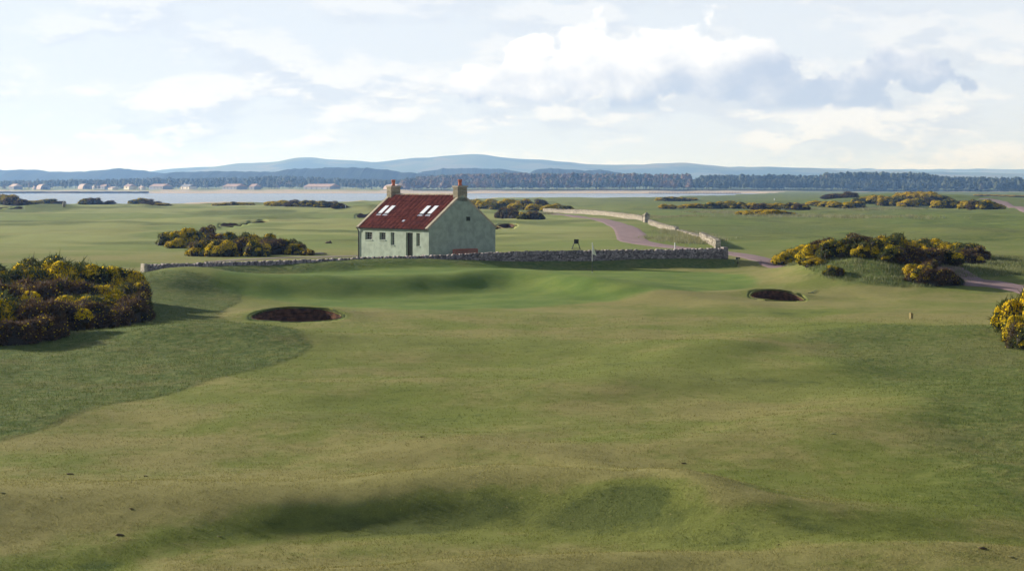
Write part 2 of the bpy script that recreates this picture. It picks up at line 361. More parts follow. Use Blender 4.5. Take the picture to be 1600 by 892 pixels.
def leafmat(name, c1, c2, c3=None, rough=.75, trans=.0, ns=.55):
    m = bpy.data.materials.new(name); m.use_nodes = True; nt = m.node_tree; b = nt.nodes['Principled BSDF']
    b.inputs['Roughness'].default_value = rough; b.inputs['Specular IOR Level'].default_value = .15
    a = nn(nt, 'ShaderNodeAttribute', attribute_name='rnd').outputs['Fac']
    oi = nn(nt, 'ShaderNodeObjectInfo').outputs['Random']
    P = nn(nt, 'ShaderNodeNewGeometry').outputs['Position']
    c = mixc(nt, a, c1, c2)
    if c3: c = mixc(nt, ramp(nt, mth(nt, 'ADD', noise(nt, P, ns, 3, .6), mth(nt, 'MULTIPLY', mth(nt, 'SUBTRACT', oi, .5), .25)), .52, .68), c, c3)
    nt.links.new(c, b.inputs['Base Color'])
    if trans:
        t = nn(nt, 'ShaderNodeBsdfTranslucent', inp={0: c}); mx = nn(nt, 'ShaderNodeMixShader', inp={0: trans, 1: b.outputs[0], 2: t.outputs[0]})
        nt.links.new(mx.outputs[0], nt.nodes['Material Output'].inputs[0])
    return m
M['gorse'] = leafmat('gorse_foliage', (.05, .07, .02), (.13, .15, .045), (.12, .075, .045), trans=.2)
M['gorse_brown'] = leafmat('gorse_brown_foliage', (.065, .045, .025), (.16, .095, .055), (.06, .068, .024), trans=.2)
M['gorse_dark'] = leafmat('gorse_twigs', (.022, .018, .012), (.04, .03, .02))
M['blossom'] = leafmat('gorse_blossom', (.80, .57, .012), (.95, .75, .03), trans=.5)
M['fescue'] = leafmat('pale_fescue', (.19, .20, .09), (.36, .34, .18), trans=.2)
M['tuft'] = leafmat('rough_grass', (.10, .135, .04), (.19, .20, .075), trans=.25)
M['wood_tree'] = leafmat('far_pine', (.010, .026, .010), (.085, .10, .042), (.15, .095, .055), ns=.045)
M['wood_blue'] = leafmat('far_dark_wood', (.025, .04, .02), (.05, .065, .03))
M['trunk'] = mat('bark', (.09, .06, .045), .9)

# ------------------------------------------------------------------ ground sheet
def poly_sd(x, y, pts):
    """signed distance to polygon, positive inside"""
    d = np.full(x.shape, 1e9); ins = np.zeros(x.shape, bool); n = len(pts)
    for i in range(n):
        x0, y0 = pts[i][:2]; x1, y1 = pts[(i+1) % n][:2]; dx, dy = x1-x0, y1-y0
        t = np.clip(((x-x0)*dx+(y-y0)*dy)/(dx*dx+dy*dy+1e-9), 0, 1)
        d = np.minimum(d, np.hypot(x-x0-t*dx, y-y0-t*dy))
        c = ((y0 > y) != (y1 > y)) & (x < (x1-x0)*(y-y0)/((y1-y0) if y1 != y0 else 1e-9)+x0)
        ins ^= c
    return np.where(ins, d, -d)
PP = lambda L: [pix(a, b) for a, b in L]
def smoothpoly(L, it=2):
    P = [p[:2] for p in L]
    for _ in range(it):
        Q = []
        for a, b in zip(P, P[1:]+P[:1]):
            Q += [(.75*a[0]+.25*b[0], .75*a[1]+.25*b[1]), (.25*a[0]+.75*b[0], .25*a[1]+.75*b[1])]
        P = Q
    return P
R_GREEN = smoothpoly(PP([(330, 428), (450, 424), (560, 416), (700, 412), (800, 414), (930, 423), (1100, 424), (1175, 430), (1190, 442), (1130, 455), (950, 470), (760, 484), (560, 482), (440, 470), (330, 448)]))
R_LEFT = smoothpoly(PP([(-200, 740), (0, 689), (80, 668), (180, 630), (300, 606), (420, 572), (470, 555), (492, 538), (470, 524), (380, 505), (330, 494), (380, 470), (370, 448), (330, 432), (240, 424), (-200, 424)]), 1)
R_RIGHT = smoothpoly(PP([(1235, 518), (1262, 550), (1310, 580), (1360, 606), (1430, 628), (1420, 660), (1440, 710), (1500, 765), (1620, 820), (1900, 850), (1900, 500), (1520, 508), (1350, 508)]))
R_MOUND = smoothpoly(PP([(1215, 412), (1262, 424), (1290, 438), (1370, 447), (1440, 449), (1500, 446), (1530, 430), (1700, 440), (1700, 405), (1450, 398), (1250, 398)]))
def attrs_at(x, y):
    wob = .10*fbm(x/1.1, y/1.1, 3)*np.clip(y/60, .5, 3)
    g = sst(poly_sd(x, y, R_GREEN)+wob, -.5, .6)
    r = sst(poly_sd(x, y, R_LEFT)+wob*.8+.12*fbm(x*3, y*3, 2), -.2, .35)
    r = np.maximum(r, .75*sst(poly_sd(x, y, R_RIGHT)+wob*4, -1.2, 1.8))
    r = np.maximum(r, sst(poly_sd(x, y, R_MOUND)+wob*3, -.6, .8))
    s_ = y-np.interp(x, WX, WY)
    inw = (x > WX[0]-2) & (x < WX[-1]+1)
    r = np.maximum(r, np.where(inw, sst(s_, -4.2, -3.2)*(1-sst(s_, 1.0, 2.5)), 0))
    far = sst(y, 175, 215)
    r = np.maximum(r, far*.5*sst(x/np.maximum(y, 1), .05, .11)*(.7+.6*fbm(x/30, y/50, 3)))
    r = np.maximum(r, far*sst(fbm(x/40+9, y/55+2, 4), .12, .42)*.85)
    u = x/np.maximum(y, 1)
    r = np.maximum(r, sst(y, 520, 700)*.6*sst(u, -.02, .06))
    fg = far*sst(fbm(x/60+31, y/80+12, 3), .1, .3)*.6
    g = np.maximum(g, fg*(1-r))
    d = .5+.5*fbm(x/14+4, y/14, 3)
    rz = 0
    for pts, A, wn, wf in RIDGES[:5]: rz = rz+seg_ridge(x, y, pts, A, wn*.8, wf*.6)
    for pts, A, wn, wf in HOLLOWS: rz = rz-.85*seg_ridge(x, y, pts, A*1.3, wn*1.15, wf*1.15)*(.7+.9*fbm(x/2.5, y/2.5, 3))  # greener grass in hollows, darkened further to paint the slope's shade
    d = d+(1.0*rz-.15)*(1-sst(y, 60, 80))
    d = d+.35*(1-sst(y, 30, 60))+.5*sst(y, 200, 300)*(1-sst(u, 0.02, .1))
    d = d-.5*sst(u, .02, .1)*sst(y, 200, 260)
    for bk in BK[:2]: d = d-.9*np.exp(-((np.hypot((x-bk[0])/bk[2], (y-bk[1])/bk[3])-1.03)/.13)**2)
    co = np.interp(u, COAST[:, 0], COAST[:, 1])
    dry = sst(u, .127, .15)
    s = sst(y, co-6, co+6)*(1-dry)
    s = np.where(y > 2500, (1-sst(y, 2660, 2720))*(1-.7*dry), s)
    s = np.maximum(s, .8*sst(y, 2450, 2640)*sst(fbm(x/90+2, y/90, 3), .1, .4)*(1-sst(y, 2700, 2900)))
    return g*(1-s), r*(1-s), np.clip(d, -.9, 1.4), s
rows = np.concatenate([np.linspace(-60, 24, 18)[:-1], F*6.8/np.arange(852, 600, -3), F*6.8/np.arange(600, 44, -1.), F*6.8/np.arange(44, 3.0, -.25), [8000, 11000, 16000]])
us = np.concatenate([-np.geomspace(1.4, .33, 26)[:-1], np.linspace(-.33, .33, 620), np.geomspace(.33, 1.4, 26)[1:]])
def wgt(Y): return np.where(Y > 24, Y, 24+(Y-24)*0)
XX = us[None, :]*(wgt(rows)[:, None]+0*us[None, :]); YY = np.repeat(rows[:, None], len(us), 1)
ZZ = G(XX, YY)
for (bx, by, ba, bb, dp) in BK: pass
at = attrs_at(XX, YY)
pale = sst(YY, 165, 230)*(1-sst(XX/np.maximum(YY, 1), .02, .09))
nr, nc = XX.shape
idx = np.arange(nr*nc).reshape(nr, nc)
fq = np.stack([idx[:-1, :-1], idx[:-1, 1:], idx[1:, 1:], idx[1:, :-1]], -1).reshape(-1, 4)
V = np.stack([XX, YY, ZZ], -1).reshape(-1, 3)
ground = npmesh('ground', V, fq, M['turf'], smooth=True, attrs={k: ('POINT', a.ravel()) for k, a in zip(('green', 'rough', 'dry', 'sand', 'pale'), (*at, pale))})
tag(ground, kind='structure')

# ------------------------------------------------------------------ water
m = bpy.data.materials.new('sea_water'); m.use_nodes = True; nt = m.node_tree; b = nt.nodes['Principled BSDF']
b.inputs['Base Color'].default_value = (.10, .14, .19, 1); b.inputs['Roughness'].default_value = .22; b.inputs['IOR'].default_value = 1.33
P = nn(nt, 'ShaderNodeNewGeometry').outputs['Position']
mp = nn(nt, 'ShaderNodeVectorMath', operation='MULTIPLY', inp={0: P, 1: (.35, 1, 1)}).outputs[0]
hh = mth(nt, 'ADD', noise(nt, mp, .25, 4, .6), mth(nt, 'MULTIPLY', noise(nt, mp, .03, 2, .5), 2.))
nt.links.new(nn(nt, 'ShaderNodeBump', inp={'Strength': .35, 'Distance': .35, 'Height': hh}).outputs[0], b.inputs['Normal'])
sea = npmesh('sea', [(-2600, 600, -3), (2600, 600, -3), (2600, 3000, -3), (-2600, 3000, -3)], [(0, 1, 2, 3)], m)
tag(sea, kind='structure')

# ------------------------------------------------------------------ hills
def hillmat(name, c1, c2, c3, sc):
    m = bpy.data.materials.new(name); m.use_nodes = True; nt = m.node_tree; b = nt.nodes['Principled BSDF']
    b.inputs['Roughness'].default_value = .95; b.inputs['Specular IOR Level'].default_value = .05
    P = nn(nt, 'ShaderNodeNewGeometry').outputs['Position']
    n = noise(nt, P, sc, 5, .6); vo = nn(nt, 'ShaderNodeTexVoronoi', inp={'Vector': P, 'Scale': sc*2.2}).outputs['Color']
    f = nn(nt, 'ShaderNodeSeparateColor', inp={0: vo}).outputs[0]
    c = mixc(nt, ramp(nt, f, .3, .8), c1, c2); c = mixc(nt, ramp(nt, n, .48, .56), c, c3)
    nt.links.new(c, b.inputs['Base Color']); return m
M['moor'] = hillmat('far_moor', (.13, .15, .06), (.19, .17, .08), (.06, .08, .04), .0022)
M['woodhill'] = hillmat('wooded_slope', (.014, .026, .018), (.024, .038, .022), (.018, .03, .018), .006)
def hills(name, prof, Y0, dep, mt, rag=0, seed=0, n=420):
    px = np.array([p for p, _ in prof], float); py = np.array([q for _, q in prof], float)
    xs = np.linspace(px[0], px[-1], n); uu = (xs-800)/F
    zc = CH+(HZ-np.interp(xs, px, py))*Y0/F
    zc = zc+fbm(xs/22+seed, xs*0, 5)*Y0/F*1.7
    # soften the polyline
    k = np.hanning(9); k /= k.sum(); zc = np.convolve(np.pad(zc, 4, 'edge'), k, 'valid')
    if rag: zc = zc+rag*np.abs(np.random.RandomState(seed).randn(n))
    ds = np.linspace(-1, 1, 23)
    X = uu[:, None]*Y0+0*ds[None, :]; Y = Y0+dep*ds[None, :]+0*uu[:, None]
    pr = np.cos(ds*pi/2)**1.3
    Z = -2+(zc[:, None]+2)*pr[None, :]*(1+.10*fbm(X/(dep*.5)+seed, Y/(dep*.5), 4)*(1-pr[None, :]))
    m_ = idx = np.arange(X.size).reshape(X.shape)
    f = np.stack([idx[:-1, :-1], idx[1:, :-1], idx[1:, 1:], idx[:-1, 1:]], -1).reshape(-1, 4)
    return tag(npmesh(name, np.stack([X, Y, Z], -1).reshape(-1, 3), f, M[mt], smooth=True), kind='structure')
hills('hills', [(-300, 284), (-100, 276), (100, 274), (240, 270), (270, 264), (300, 262), (340, 261), (372, 256), (400, 255), (440, 253), (462, 247), (476, 245.5), (492, 246), (505, 249), (540, 250), (590, 254), (630, 249), (690, 244.5), (745, 240.5), (775, 245), (805, 248), (850, 250), (900, 255), (940, 258), (1010, 257), (1060, 254), (1085, 256), (1110, 259), (1150, 262), (1190, 260.5), (1260, 263), (1320, 267), (1400, 267), (1450, 269), (1520, 270), (1600, 272), (1750, 278), (1900, 284)], 9500, 1500, 'moor', seed=3)
hills('hills', [(900, 276), (1000, 266), (1120, 261), (1230, 262), (1330, 264), (1430, 265), (1540, 264), (1620, 266), (1750, 270), (1900, 276)], 14500, 1600, 'moor', seed=8)
hills('hills', [(235, 280), (262, 271), (300, 269), (360, 268.5), (430, 269), (455, 265), (500, 263), (540, 262), (575, 263), (610, 267), (650, 271), (700, 276), (760, 282)], 4700, 400, 'woodhill', .5, 5, 700)
hills('hills', [(630, 282), (655, 270), (690, 264.5), (740, 263), (790, 265), (820, 270), (850, 282)], 5200, 350, 'woodhill', .5, 6, 500)
hills('hills', [(810, 280), (835, 266), (860, 263.5), (900, 266), (950, 267), (972, 271), (990, 282)], 5000, 330, 'woodhill', .5, 7, 400)
hills('hills', [(-300, 274), (-120, 268), (0, 266), (50, 266), (90, 269), (130, 269), (160, 266), (190, 264), (225, 267), (260, 273), (300, 283)], 5600, 500, 'woodhill', .5, 9, 600)

# ------------------------------------------------------------------ ico helper and woods
def ico(sub=1):
    import bmesh
    bm = bmesh.new(); bmesh.ops.create_icosphere(bm, subdivisions=sub, radius=1); bm.verts.ensure_lookup_table()
    v = np.array([p.co[:] for p in bm.verts]); f = np.array([[q.index for q in p.verts] for p in bm.faces]); bm.free(); return v, f
I1 = ico(1); I2 = ico(2)
def tree_tpl(seed, kind):
    r = np.random.RandomState(seed); vs = []; fs = []; n = 0; v1, f1 = I1
    a = np.linspace(0, 2*pi, 5)[:-1]
    tv = np.array([[.02*cos(t), .02*sin(t), 0] for t in a]+[[.012*cos(t), .012*sin(t), .7] for t in a])
    vs.append(tv); fs += [[0, 1, 5], [0, 5, 4], [1, 2, 6], [1, 6, 5], [2, 3, 7], [2, 7, 6], [3, 0, 4], [3, 4, 7]]; n = 8
    for i in range(6):
        t = i/5; z = .42+.5*t
        wid = (.34*(1-.55*t) if kind else .25*(1.25-t))*(.8+.4*r.rand())
        v = v1*np.array([wid, wid, .13])*(1+.35*r.randn(len(v1), 1)*.6)+np.array([r.randn()*.06, r.randn()*.06, z])
        vs.append(v); fs += (f1+n).tolist(); n += len(v1)
    return np.concatenate(vs), np.array(fs)
TT = [tree_tpl(i, i % 2) for i in range(6)]
def wood(name, label, spots, hs, seed, mt='wood_tree'):
    r = np.random.RandomState(seed); V = []; Fs = []; R = []; n = 0
    for (x, y, z), h in zip(spots, hs):
        v, f = TT[r.randint(6)]; a = r.rand()*6.28; c, s = cos(a), sin(a)
        q = v*h; q = np.stack([q[:, 0]*c-q[:, 1]*s, q[:, 0]*s+q[:, 1]*c, q[:, 2]], 1)+np.array([x, y, z-.5])
        V.append(q); Fs.append(f+n); n += len(v); R.append(np.full(len(f), r.rand()))
    o = npmesh(name, np.concatenate(V), np.concatenate(Fs), M[mt], attrs={'rnd': ('FACE', np.concatenate(R))})
    return tag(o, label, 'wood', kind='stuff')
def woodspots(px0, px1, Y0, Y1, n, h0, h1, seed, topf=None):
    r = np.random.RandomState(seed); sp = []; hs = []
    px = r.uniform(px0, px1, n); Y = Y0+(Y1-Y0)*r.rand(n)**1.1
    X = (px-800)/F*Y; Z = G0(X, Y)
    t = (Y-Y0)/(Y1-Y0)
    for i in range(n):
        h = r.uniform(h0, h1); z = Z[i]+t[i]*7.0
        if topf:
            zt = CH+(HZ-topf(px[i]))*Y[i]/F+r.randn()*1.0
            h = min(h, max(zt-z, 4)) if t[i] < .5 else max(zt-z, 5)
            if t[i] >= .5 and h > 1.6*h1: h = 1.6*h1
        sp.append((X[i], Y[i], z)); hs.append(h)
    return sp, hs
top1 = lambda p: np.interp(p, [600, 630, 660, 700, 760, 800, 1075, 1082], [284, 281, 277, 274.5, 272.5, 272, 273.5, 276])
wood('pine_wood', 'dark pine wood behind the pale beach, from behind the cottage chimneys to the gap', *woodspots(628, 1080, 2690, 2900, 1500, 9, 15, 1, top1), 11)
top2 = lambda p: np.interp(p, [1078, 1090, 1110, 1280, 1290, 1340, 1450, 1480, 1600, 1800], [285, 277, 274.5, 275.5, 272, 270.5, 273, 277, 279, 280])
wood('pine_wood', 'long pine wood right of the gap, reaching the right edge of the view', *woodspots(1080, 1720, 2690, 2900, 2000, 9, 15, 2, top2), 12)
top3 = lambda p: np.interp(p, [-100, 0, 160, 230, 260, 330, 420, 480, 560, 640], [283, 283, 281, 279, 279, 279, 276, 276, 280, 282])
wood('dark_wood', 'dark wood rising behind the sheds on the left part of the far shore', *woodspots(-80, 640, 2960, 3200, 1100, 10, 16, 3, top3), 13)
wood('shore_trees', 'scattered low trees between the buildings on the far shore', *woodspots(-80, 620, 2800, 2930, 240, 5, 9, 4), 14)

# ------------------------------------------------------------------ far buildings
M['tan'] = mat('tan_roof', (.62, .46, .37), .8, .1, .1); M['slate'] = mat('brown_roof', (.40, .27, .22), .8, .1, .1)
M['cream'] = mat('cream_wall', (.78, .68, .52), .8, .1, .1); M['greywall'] = mat('grey_cladding', (.22, .22, .24), .8, .1, .1)
M['darkopen'] = mat('dark_opening', (.04, .04, .05), .4, .1)
def far_building(name, label, px0, px1, pyt, Yd, dep, kind, roofm, wallm, zb=0.0, rz=0.0):
    s = Yd/F; wd = (px1-px0)*s; xc = ((px0+px1)/2-800)*s; zg = float(G0(np.array([xc]), np.array([float(Yd)]))[0])
    H = CH+(HZ-pyt)*s-zg
    rz = .7 if kind == 'arch' else -.9
    if kind == 'arch': wd = wd/1.25; dep = wd*.9
    else: dep = min(dep, .5*wd/.78); wd = (wd-.78*dep)/.62
    t = thing(name, label, 'building', (xc, Yd, zg), rz)
    if kind == 'arch':
        b = MB(); r_ = MB(); n = 12
        pts = [(wd/2*cos(pi*i/n), H*sin(pi*i/n)**.8 if 0 < i < n else 0) for i in range(n+1)]
        r_.add([(x, y, z) for y in (-dep/2, dep/2) for x, z in pts], [(i, i+1, n+2+i, n+1+i) for i in range(n)])
        r_.build('roof', M[roofm], t)
        b.add([(x*.97, -dep/2+.6, z*.97) for x, z in pts]+[(0, -dep/2+.6, 0)], [(i, i+1, n+1) for i in range(n)])
        b.build('end_wall', M[wallm], t); b = MB()
        b.add([(x*.97, dep/2-.6, z*.97) for x, z in pts]+[(0, dep/2-.6, 0)], [(i+1, i, n+1) for i in range(n)])
        b.build('end_wall', M[wallm], t)
        MB().box(-wd*.22, -dep/2+.2, 0, wd*.22, -dep/2+.5, H*.5).build('door', M['darkopen'], t)
    else:
        he = H*.55
        MB().box(-wd/2, -dep/2, -1, wd/2, dep/2, he).build('wall', M[wallm], t)
        o = .6; r_ = MB()
        r_.add([(-wd/2-o, -dep/2-o, he), (wd/2+o, -dep/2-o, he), (wd/2+o, dep/2+o, he), (-wd/2-o, dep/2+o, he), (-wd/2-o, 0, H), (wd/2+o, 0, H)],
               [(0, 1, 5, 4), (2, 3, 4, 5), (1, 2, 5), (3, 0, 4), (3, 2, 1, 0)])
        r_.build('roof', M[roofm], t)
        k = max(1, int(wd/9))
        for i in range(min(k, 5)):
            x = -wd/2+wd*(i+.5)/min(k, 5); ww = min(2.2, wd*.12)
            MB().box(x-ww/2, -dep/2-.15, he*.25, x+ww/2, -dep/2+.1, he*.8).build('window', M['darkopen'], t)
        if kind == 'house':
            MB().box(-wd/2+1, -.5, H*.8, -wd/2+2.2, .7, H+1.6).build('chimney', M['cream'], t)
    return t
FB = [('shed', 'long pale roofed shed furthest left on the far shore', 13, 36, 287.5, 2760, 14, 'shed', 'tan', 'greywall'),
      ('hangar', 'pale arched hangar left of the dark trees on the far shore', 57, 78, 288, 2770, 20, 'arch', 'tan', 'greywall'),
      ('house', 'small cream building beside the first arched hangar', 50, 57, 292, 2745, 8, 'house', 'slate', 'cream'),
      ('hangar', 'arched hangar with a pale roof right of the dark trees', 122, 144, 287.5, 2770, 22, 'arch', 'tan', 'greywall'),
      ('house', 'white gabled house close to the right of the second arched hangar', 144, 149, 291, 2745, 8, 'house', 'tan', 'cream'),
      ('shed', 'brown roofed shed behind the low pale one on the far shore', 150, 178, 288, 2850, 14, 'shed', 'slate', 'greywall'),
      ('shed', 'low pale roofed shed near the water on the far shore', 168, 186, 292, 2750, 10, 'shed', 'tan', 'cream'),
      ('house', 'tall cream house with a brown roof next to the low pale shed', 193, 214, 288, 2775, 12, 'house', 'slate', 'cream'),
      ('house', 'small cream house between the tall cream house and the brown shed', 216, 228, 291, 2760, 9, 'house', 'tan', 'cream'),
      ('shed', 'wide brown roofed shed behind the start of the pale beach', 231, 272, 287.5, 2790, 16, 'shed', 'slate', 'greywall'),
      ('house', 'grey roofed house with white walls standing in the trees behind the beach', 281, 308, 288, 2790, 12, 'house', 'greywall', 'cream'),
      ('shed', 'long brown shed behind the beach, left one of the pair', 346, 388, 287.5, 2790, 18, 'shed', 'slate', 'greywall'),
      ('shed', 'brown shed attached in line with the long one behind the beach', 389, 408, 287.5, 2800, 18, 'shed', 'slate', 'greywall'),
      ('shed', 'very long ribbed shed behind the beach left of the cottage', 472, 534, 287.5, 2780, 18, 'shed', 'slate', 'greywall'),
      ('hangar', 'broad low arched hangar seen between the cottage chimneys', 600, 640, 288, 2760, 34, 'arch', 'tan', 'greywall')]
for a in FB: far_building(*a)
# dark quay along the town
t = thing('quay_wall', 'low dark quay wall along the water below the far town', 'wall', (0, 0, 0))
mb = MB(); x = (-160-800)/F*2600
while x < (225-800)/F*2600:
    mb.box(x, 2596, -4, x+11.5, 2606, -.6+.3*random.random()); x += 11.7
mb.build('wall_section', mat('dark_quay', (.07, .07, .075), .9), t)['kind'] = 'stuff'

# ------------------------------------------------------------------ far shore post row
t = thing('timber_groyne', 'row of dark posts standing in the shallow water off the far beach', 'groyne', (0, 0, 0))
mb = MB(); r = random.Random(4)
for i in range(60):
    Yg = 2420-i*1.5; x = (1015+i*2.4-800)/F*Yg
    mb.box(x-.35, Yg-.3, -4, x+.35, Yg+.3, -.9+r.random()*.5)
mb.build('post_row', M['darkopen'], t)['kind'] = 'stuff'

# ------------------------------------------------------------------ draped ribbons (paths)
def ribbon(name, pts, mt, lift=.05, n=12, label=None):
    """pts: (px,py,half width m) -> smooth band of n quads across lying on the ground"""
    P = np.array([(*pix(q[0], q[1])[:2], q[2]) if len(q) == 3 else q[:3] for q in pts])
    t = np.arange(len(P)); tt = np.linspace(0, len(P)-1, (len(P)-1)*14+1)
    # catmull-rom
    def cr(i, f):
        p0, p1, p2, p3 = P[max(i-1, 0)], P[i], P[min(i+1, len(P)-1)], P[min(i+2, len(P)-1)]
        return .5*((2*p1)+(-p0+p2)*f+(2*p0-5*p1+4*p2-p3)*f*f+(-p0+3*p1-3*p2+p3)*f**3)
    Q = np.array([cr(min(int(s), len(P)-2), s-min(int(s), len(P)-2)) for s in tt])
    d = np.gradient(Q[:, :2], axis=0); d /= np.linalg.norm(d, axis=1)[:, None]+1e-9; nv = np.stack([-d[:, 1], d[:, 0]], 1)
    o_ = np.linspace(-1, 1, n+1)
    jit = 1+.06*fbm(tt*1.7, tt*0, 3)
    X = Q[:, 0][:, None]+nv[:, 0][:, None]*o_*(Q[:, 2]*jit)[:, None]; Y = Q[:, 1][:, None]+nv[:, 1][:, None]*o_*(Q[:, 2]*jit)[:, None]
    Z = G(X, Y)+lift-.12*np.abs(o_)[None, :]**12
    ix = np.arange(X.size).reshape(X.shape)
    f = np.stack([ix[:-1, :-1], ix[:-1, 1:], ix[1:, 1:], ix[1:, :-1]], -1).reshape(-1, 4)
    return tag(npmesh(name, np.stack([X, Y, Z], -1).reshape(-1, 3), f, M[mt], smooth=True), kind='structure')
ribbon('path', [(800, 331, 1.5), (860, 334, 1.6), (905, 339, 1.7), (945, 345, 1.9), (972, 354, 2.2), (985, 365, 2.3), (990, 376, 2.0), (1040, 385, 1.7), (1110, 392, 1.6), (1165, 400, 1.6), (1215, 413, 1.7), (*nom(1290, 417, -.6), 1.6, 0), (*nom(1400, 424, -.6), 1.6, 0), (1500, 434, 1.7), (1560, 445, 1.6), (1640, 462, 1.6), (1800, 500, 1.6)], 'path')
ribbon('path', [(1540, 311, 3.), (1566, 317, 2.6), (1586, 323, 2.6), (1620, 333, 2.6), (1700, 345, 2.6)], 'path', .12)
ribbon('track', [(330, 409, 1.), (400, 405, 1.), (470, 402.5, 1.), (545, 400.5, 1.), (600, 399, 1.)], 'path2')

# ------------------------------------------------------------------ bunkers
def bunker(i, label, nl, group=None):
    cx, cy, a, b, dp = BK[i]
    cz = float(G0(np.array([cx]), np.array([cy]))[0])
    t = thing('bunker', label, 'bunker', (cx, cy, cz), 0, group)
    n = 72; th = np.linspace(0, 2*pi, n+1)[:-1]; rr = 1+.03*fbm(np.cos(th)*2+i*5, np.sin(th)*2, 3)
    ex, ey = np.cos(th)*rr, np.sin(th)*rr
    rim = G0(cx+a*ex, cy+b*ey)-cz
    V = []; R = []; Fc = []
    # stacked sods: each layer a ring standing a little inside the one above, butted in a step
    ring = lambda s, z: np.stack([a*ex*s, b*ey*s, z], 1)
    rings = []
    for l in range(nl):
        s0 = .985-.012*l; zt = rim+.02-(dp-.1)*l/nl; zb_ = rim+.02-(dp-.1)*(l+.93)/nl
        rings += [ring(s0-.006, zt), ring(s0, zt-.01), ring(s0, zb_), ring(s0-.006, zb_-.005)]
    V = np.concatenate(rings); m_ = len(rings); f = []; rn = []
    for j in range(m_-1):
        for k in range(n):
            f.append((j*n+k, (j+1)*n+k, (j+1)*n+(k+1) % n, j*n+(k+1) % n)); rn.append(_rs.rand()*.5+.5*(((j//4)*7) % 5)/5)
    npmesh('stacked_sod_wall', V, f, M['sod'], t, attrs={'rnd': ('FACE', rn)})['kind'] = 'stuff'
    # sand floor, dished
    K = 6; vs = []; 
    for k in range(K+1):
        s = .97*k/K; vs.append(np.stack([a*ex*s, b*ey*s, rim*0+rim.min()-dp+.12+.25*(s**3)], 1))
    V = np.concatenate(vs); f = [(j*n+k, j*n+(k+1) % n, (j+1)*n+(k+1) % n, (j+1)*n+k) for j in range(K) for k in range(n)]
    npmesh('sand_floor', V, f, M['sand' if i < 2 else 'earth'], t, smooth=True)
    # turf lip round the top
    ss = [.972, .985, 1.0, 1.015, 1.03, 1.05, 1.075]; lift = [-.06, -.02, .006, .006, .006, .004, -.03]
    X = np.stack([a*ex*s for s in ss]); Y = np.stack([b*ey*s for s in ss]); Z = G0(cx+X, cy+Y)-cz+np.array(lift)[:, None]
    V = np.stack([X, Y, Z], -1).reshape(-1, 3); J = len(ss)
    f = [(j*n+k, j*n+(k+1) % n, (j+1)*n+(k+1) % n, (j+1)*n+k) for j in range(J-1) for k in range(n)]
    g_, r_, d_, s_ = attrs_at(cx+X, cy+Y)
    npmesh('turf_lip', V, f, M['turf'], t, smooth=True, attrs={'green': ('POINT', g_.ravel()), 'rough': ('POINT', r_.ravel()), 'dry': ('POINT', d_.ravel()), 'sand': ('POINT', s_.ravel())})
BL = ['wide round pot bunker with a brown sod wall, nearest on the left of the fairway', 'round pot bunker with a dark sod wall on the right side of the green',
      'dark bunker just beyond the gorse left of the cottage', 'dark bunker half hidden by the left edge of the cottage roof', 'dark bunker showing past the right corner of the cottage gable',
      'small dark bunker at the left edge of the view under the dunes', 'small bunker between the left edge bunker and the standing stone']
for i, l in enumerate(BL): bunker(i, l, 12 if i < 2 else 6)

# ------------------------------------------------------------------ cottage
TH = rad(50); L_, W_ = 10.0, 7.1; YC = 158.0; XC = (670-800)/F*YC
x0 = XC-L_*cos(TH); y0 = YC+L_*sin(TH); ZG = -.32
house = thing('cottage', 'small pale green harled cottage with red pantile roof and two chimneys behind the stone wall', 'cottage', (x0, y0, ZG), -TH)
ZE = 2.52-ZG; ZR = 5.30-ZG
def fx(px):      # local x on the facade seen at photo column px
    u = (px-800)/F   # (x0+t c) = u (y0 - t s)
    return (u*y0-x0)/(cos(TH)+u*sin(TH))
def fz(px, py):
    Y = y0-fx(px)*sin(TH); return CH-(py-HZ)*Y/F-ZG
def gx(px):      # local y on the gable
    u = (px-800)/F; return (u*YC-XC)/(sin(TH)-u*cos(TH))
def gz(px, py): Y = YC+gx(px)*cos(TH); return CH-(py-HZ)*Y/F-ZG
opens = []
for a, b_, c, d_ in ((570.7, 581.8, 362.6, 374.3), (592.9, 602.5, 363.2, 374.6), (610.4, 616.1, 363.2, 383), (634.3, 644.9, 363.6, 405), (650.4, 655.8, 364.2, 384.6)):
    z0_ = fz((a+b_)/2, d_) if d_ < 400 else .0
    opens.append((fx(a), fx(b_), z0_, fz((a+b_)/2, c)))
# front wall with real openings
TW = .38
mb = MB()
xs = sorted({0, L_, *[o[0] for o in opens], *[o[1] for o in opens]})
for xa, xb in zip(xs[:-1], xs[1:]):
    zc = [(-.8, ZE)]
    for o in opens:
        if xa >= o[0]-1e-6 and xb <= o[1]+1e-6: zc = [(-.8, o[2]), (o[3], ZE)] 
    for za, zb in zc: mb.box(xa, 0, za, xb, TW, zb, .5)
mb.box(0, W_-TW, -.8, L_, W_, ZE, .5)
for x_a, x_b in ((0, TW), (L_-TW, L_)):
    ya, yb = TW, W_-TW
    hz_ = lambda y: ZE+(ZR-ZE)*(1-abs(y-W_/2)/(W_/2))
    ys = [TW, W_/2, W_-TW]
    vs = [(x, y, z) for x in (x_a, x_b) for y, z in ((ya, -.8), (yb, -.8), (yb, ZE), (ya, ZE))]
    mb.add(vs, [(0, 3, 2, 1), (4, 5, 6, 7), (0, 1, 5, 4), (1, 2, 6, 5), (0, 4, 7, 3)])
    vs = [(x, y, z) for x in (x_a, x_b) for y, z in ((0, ZE), (W_, ZE), (W_/2, ZR))]
    mb.add(vs, [(0, 2, 1), (3, 4, 5), (0, 1, 4, 3), (1, 2, 5, 4), (2, 0, 3, 5)])
mb.build('wall', M['harl'], house)
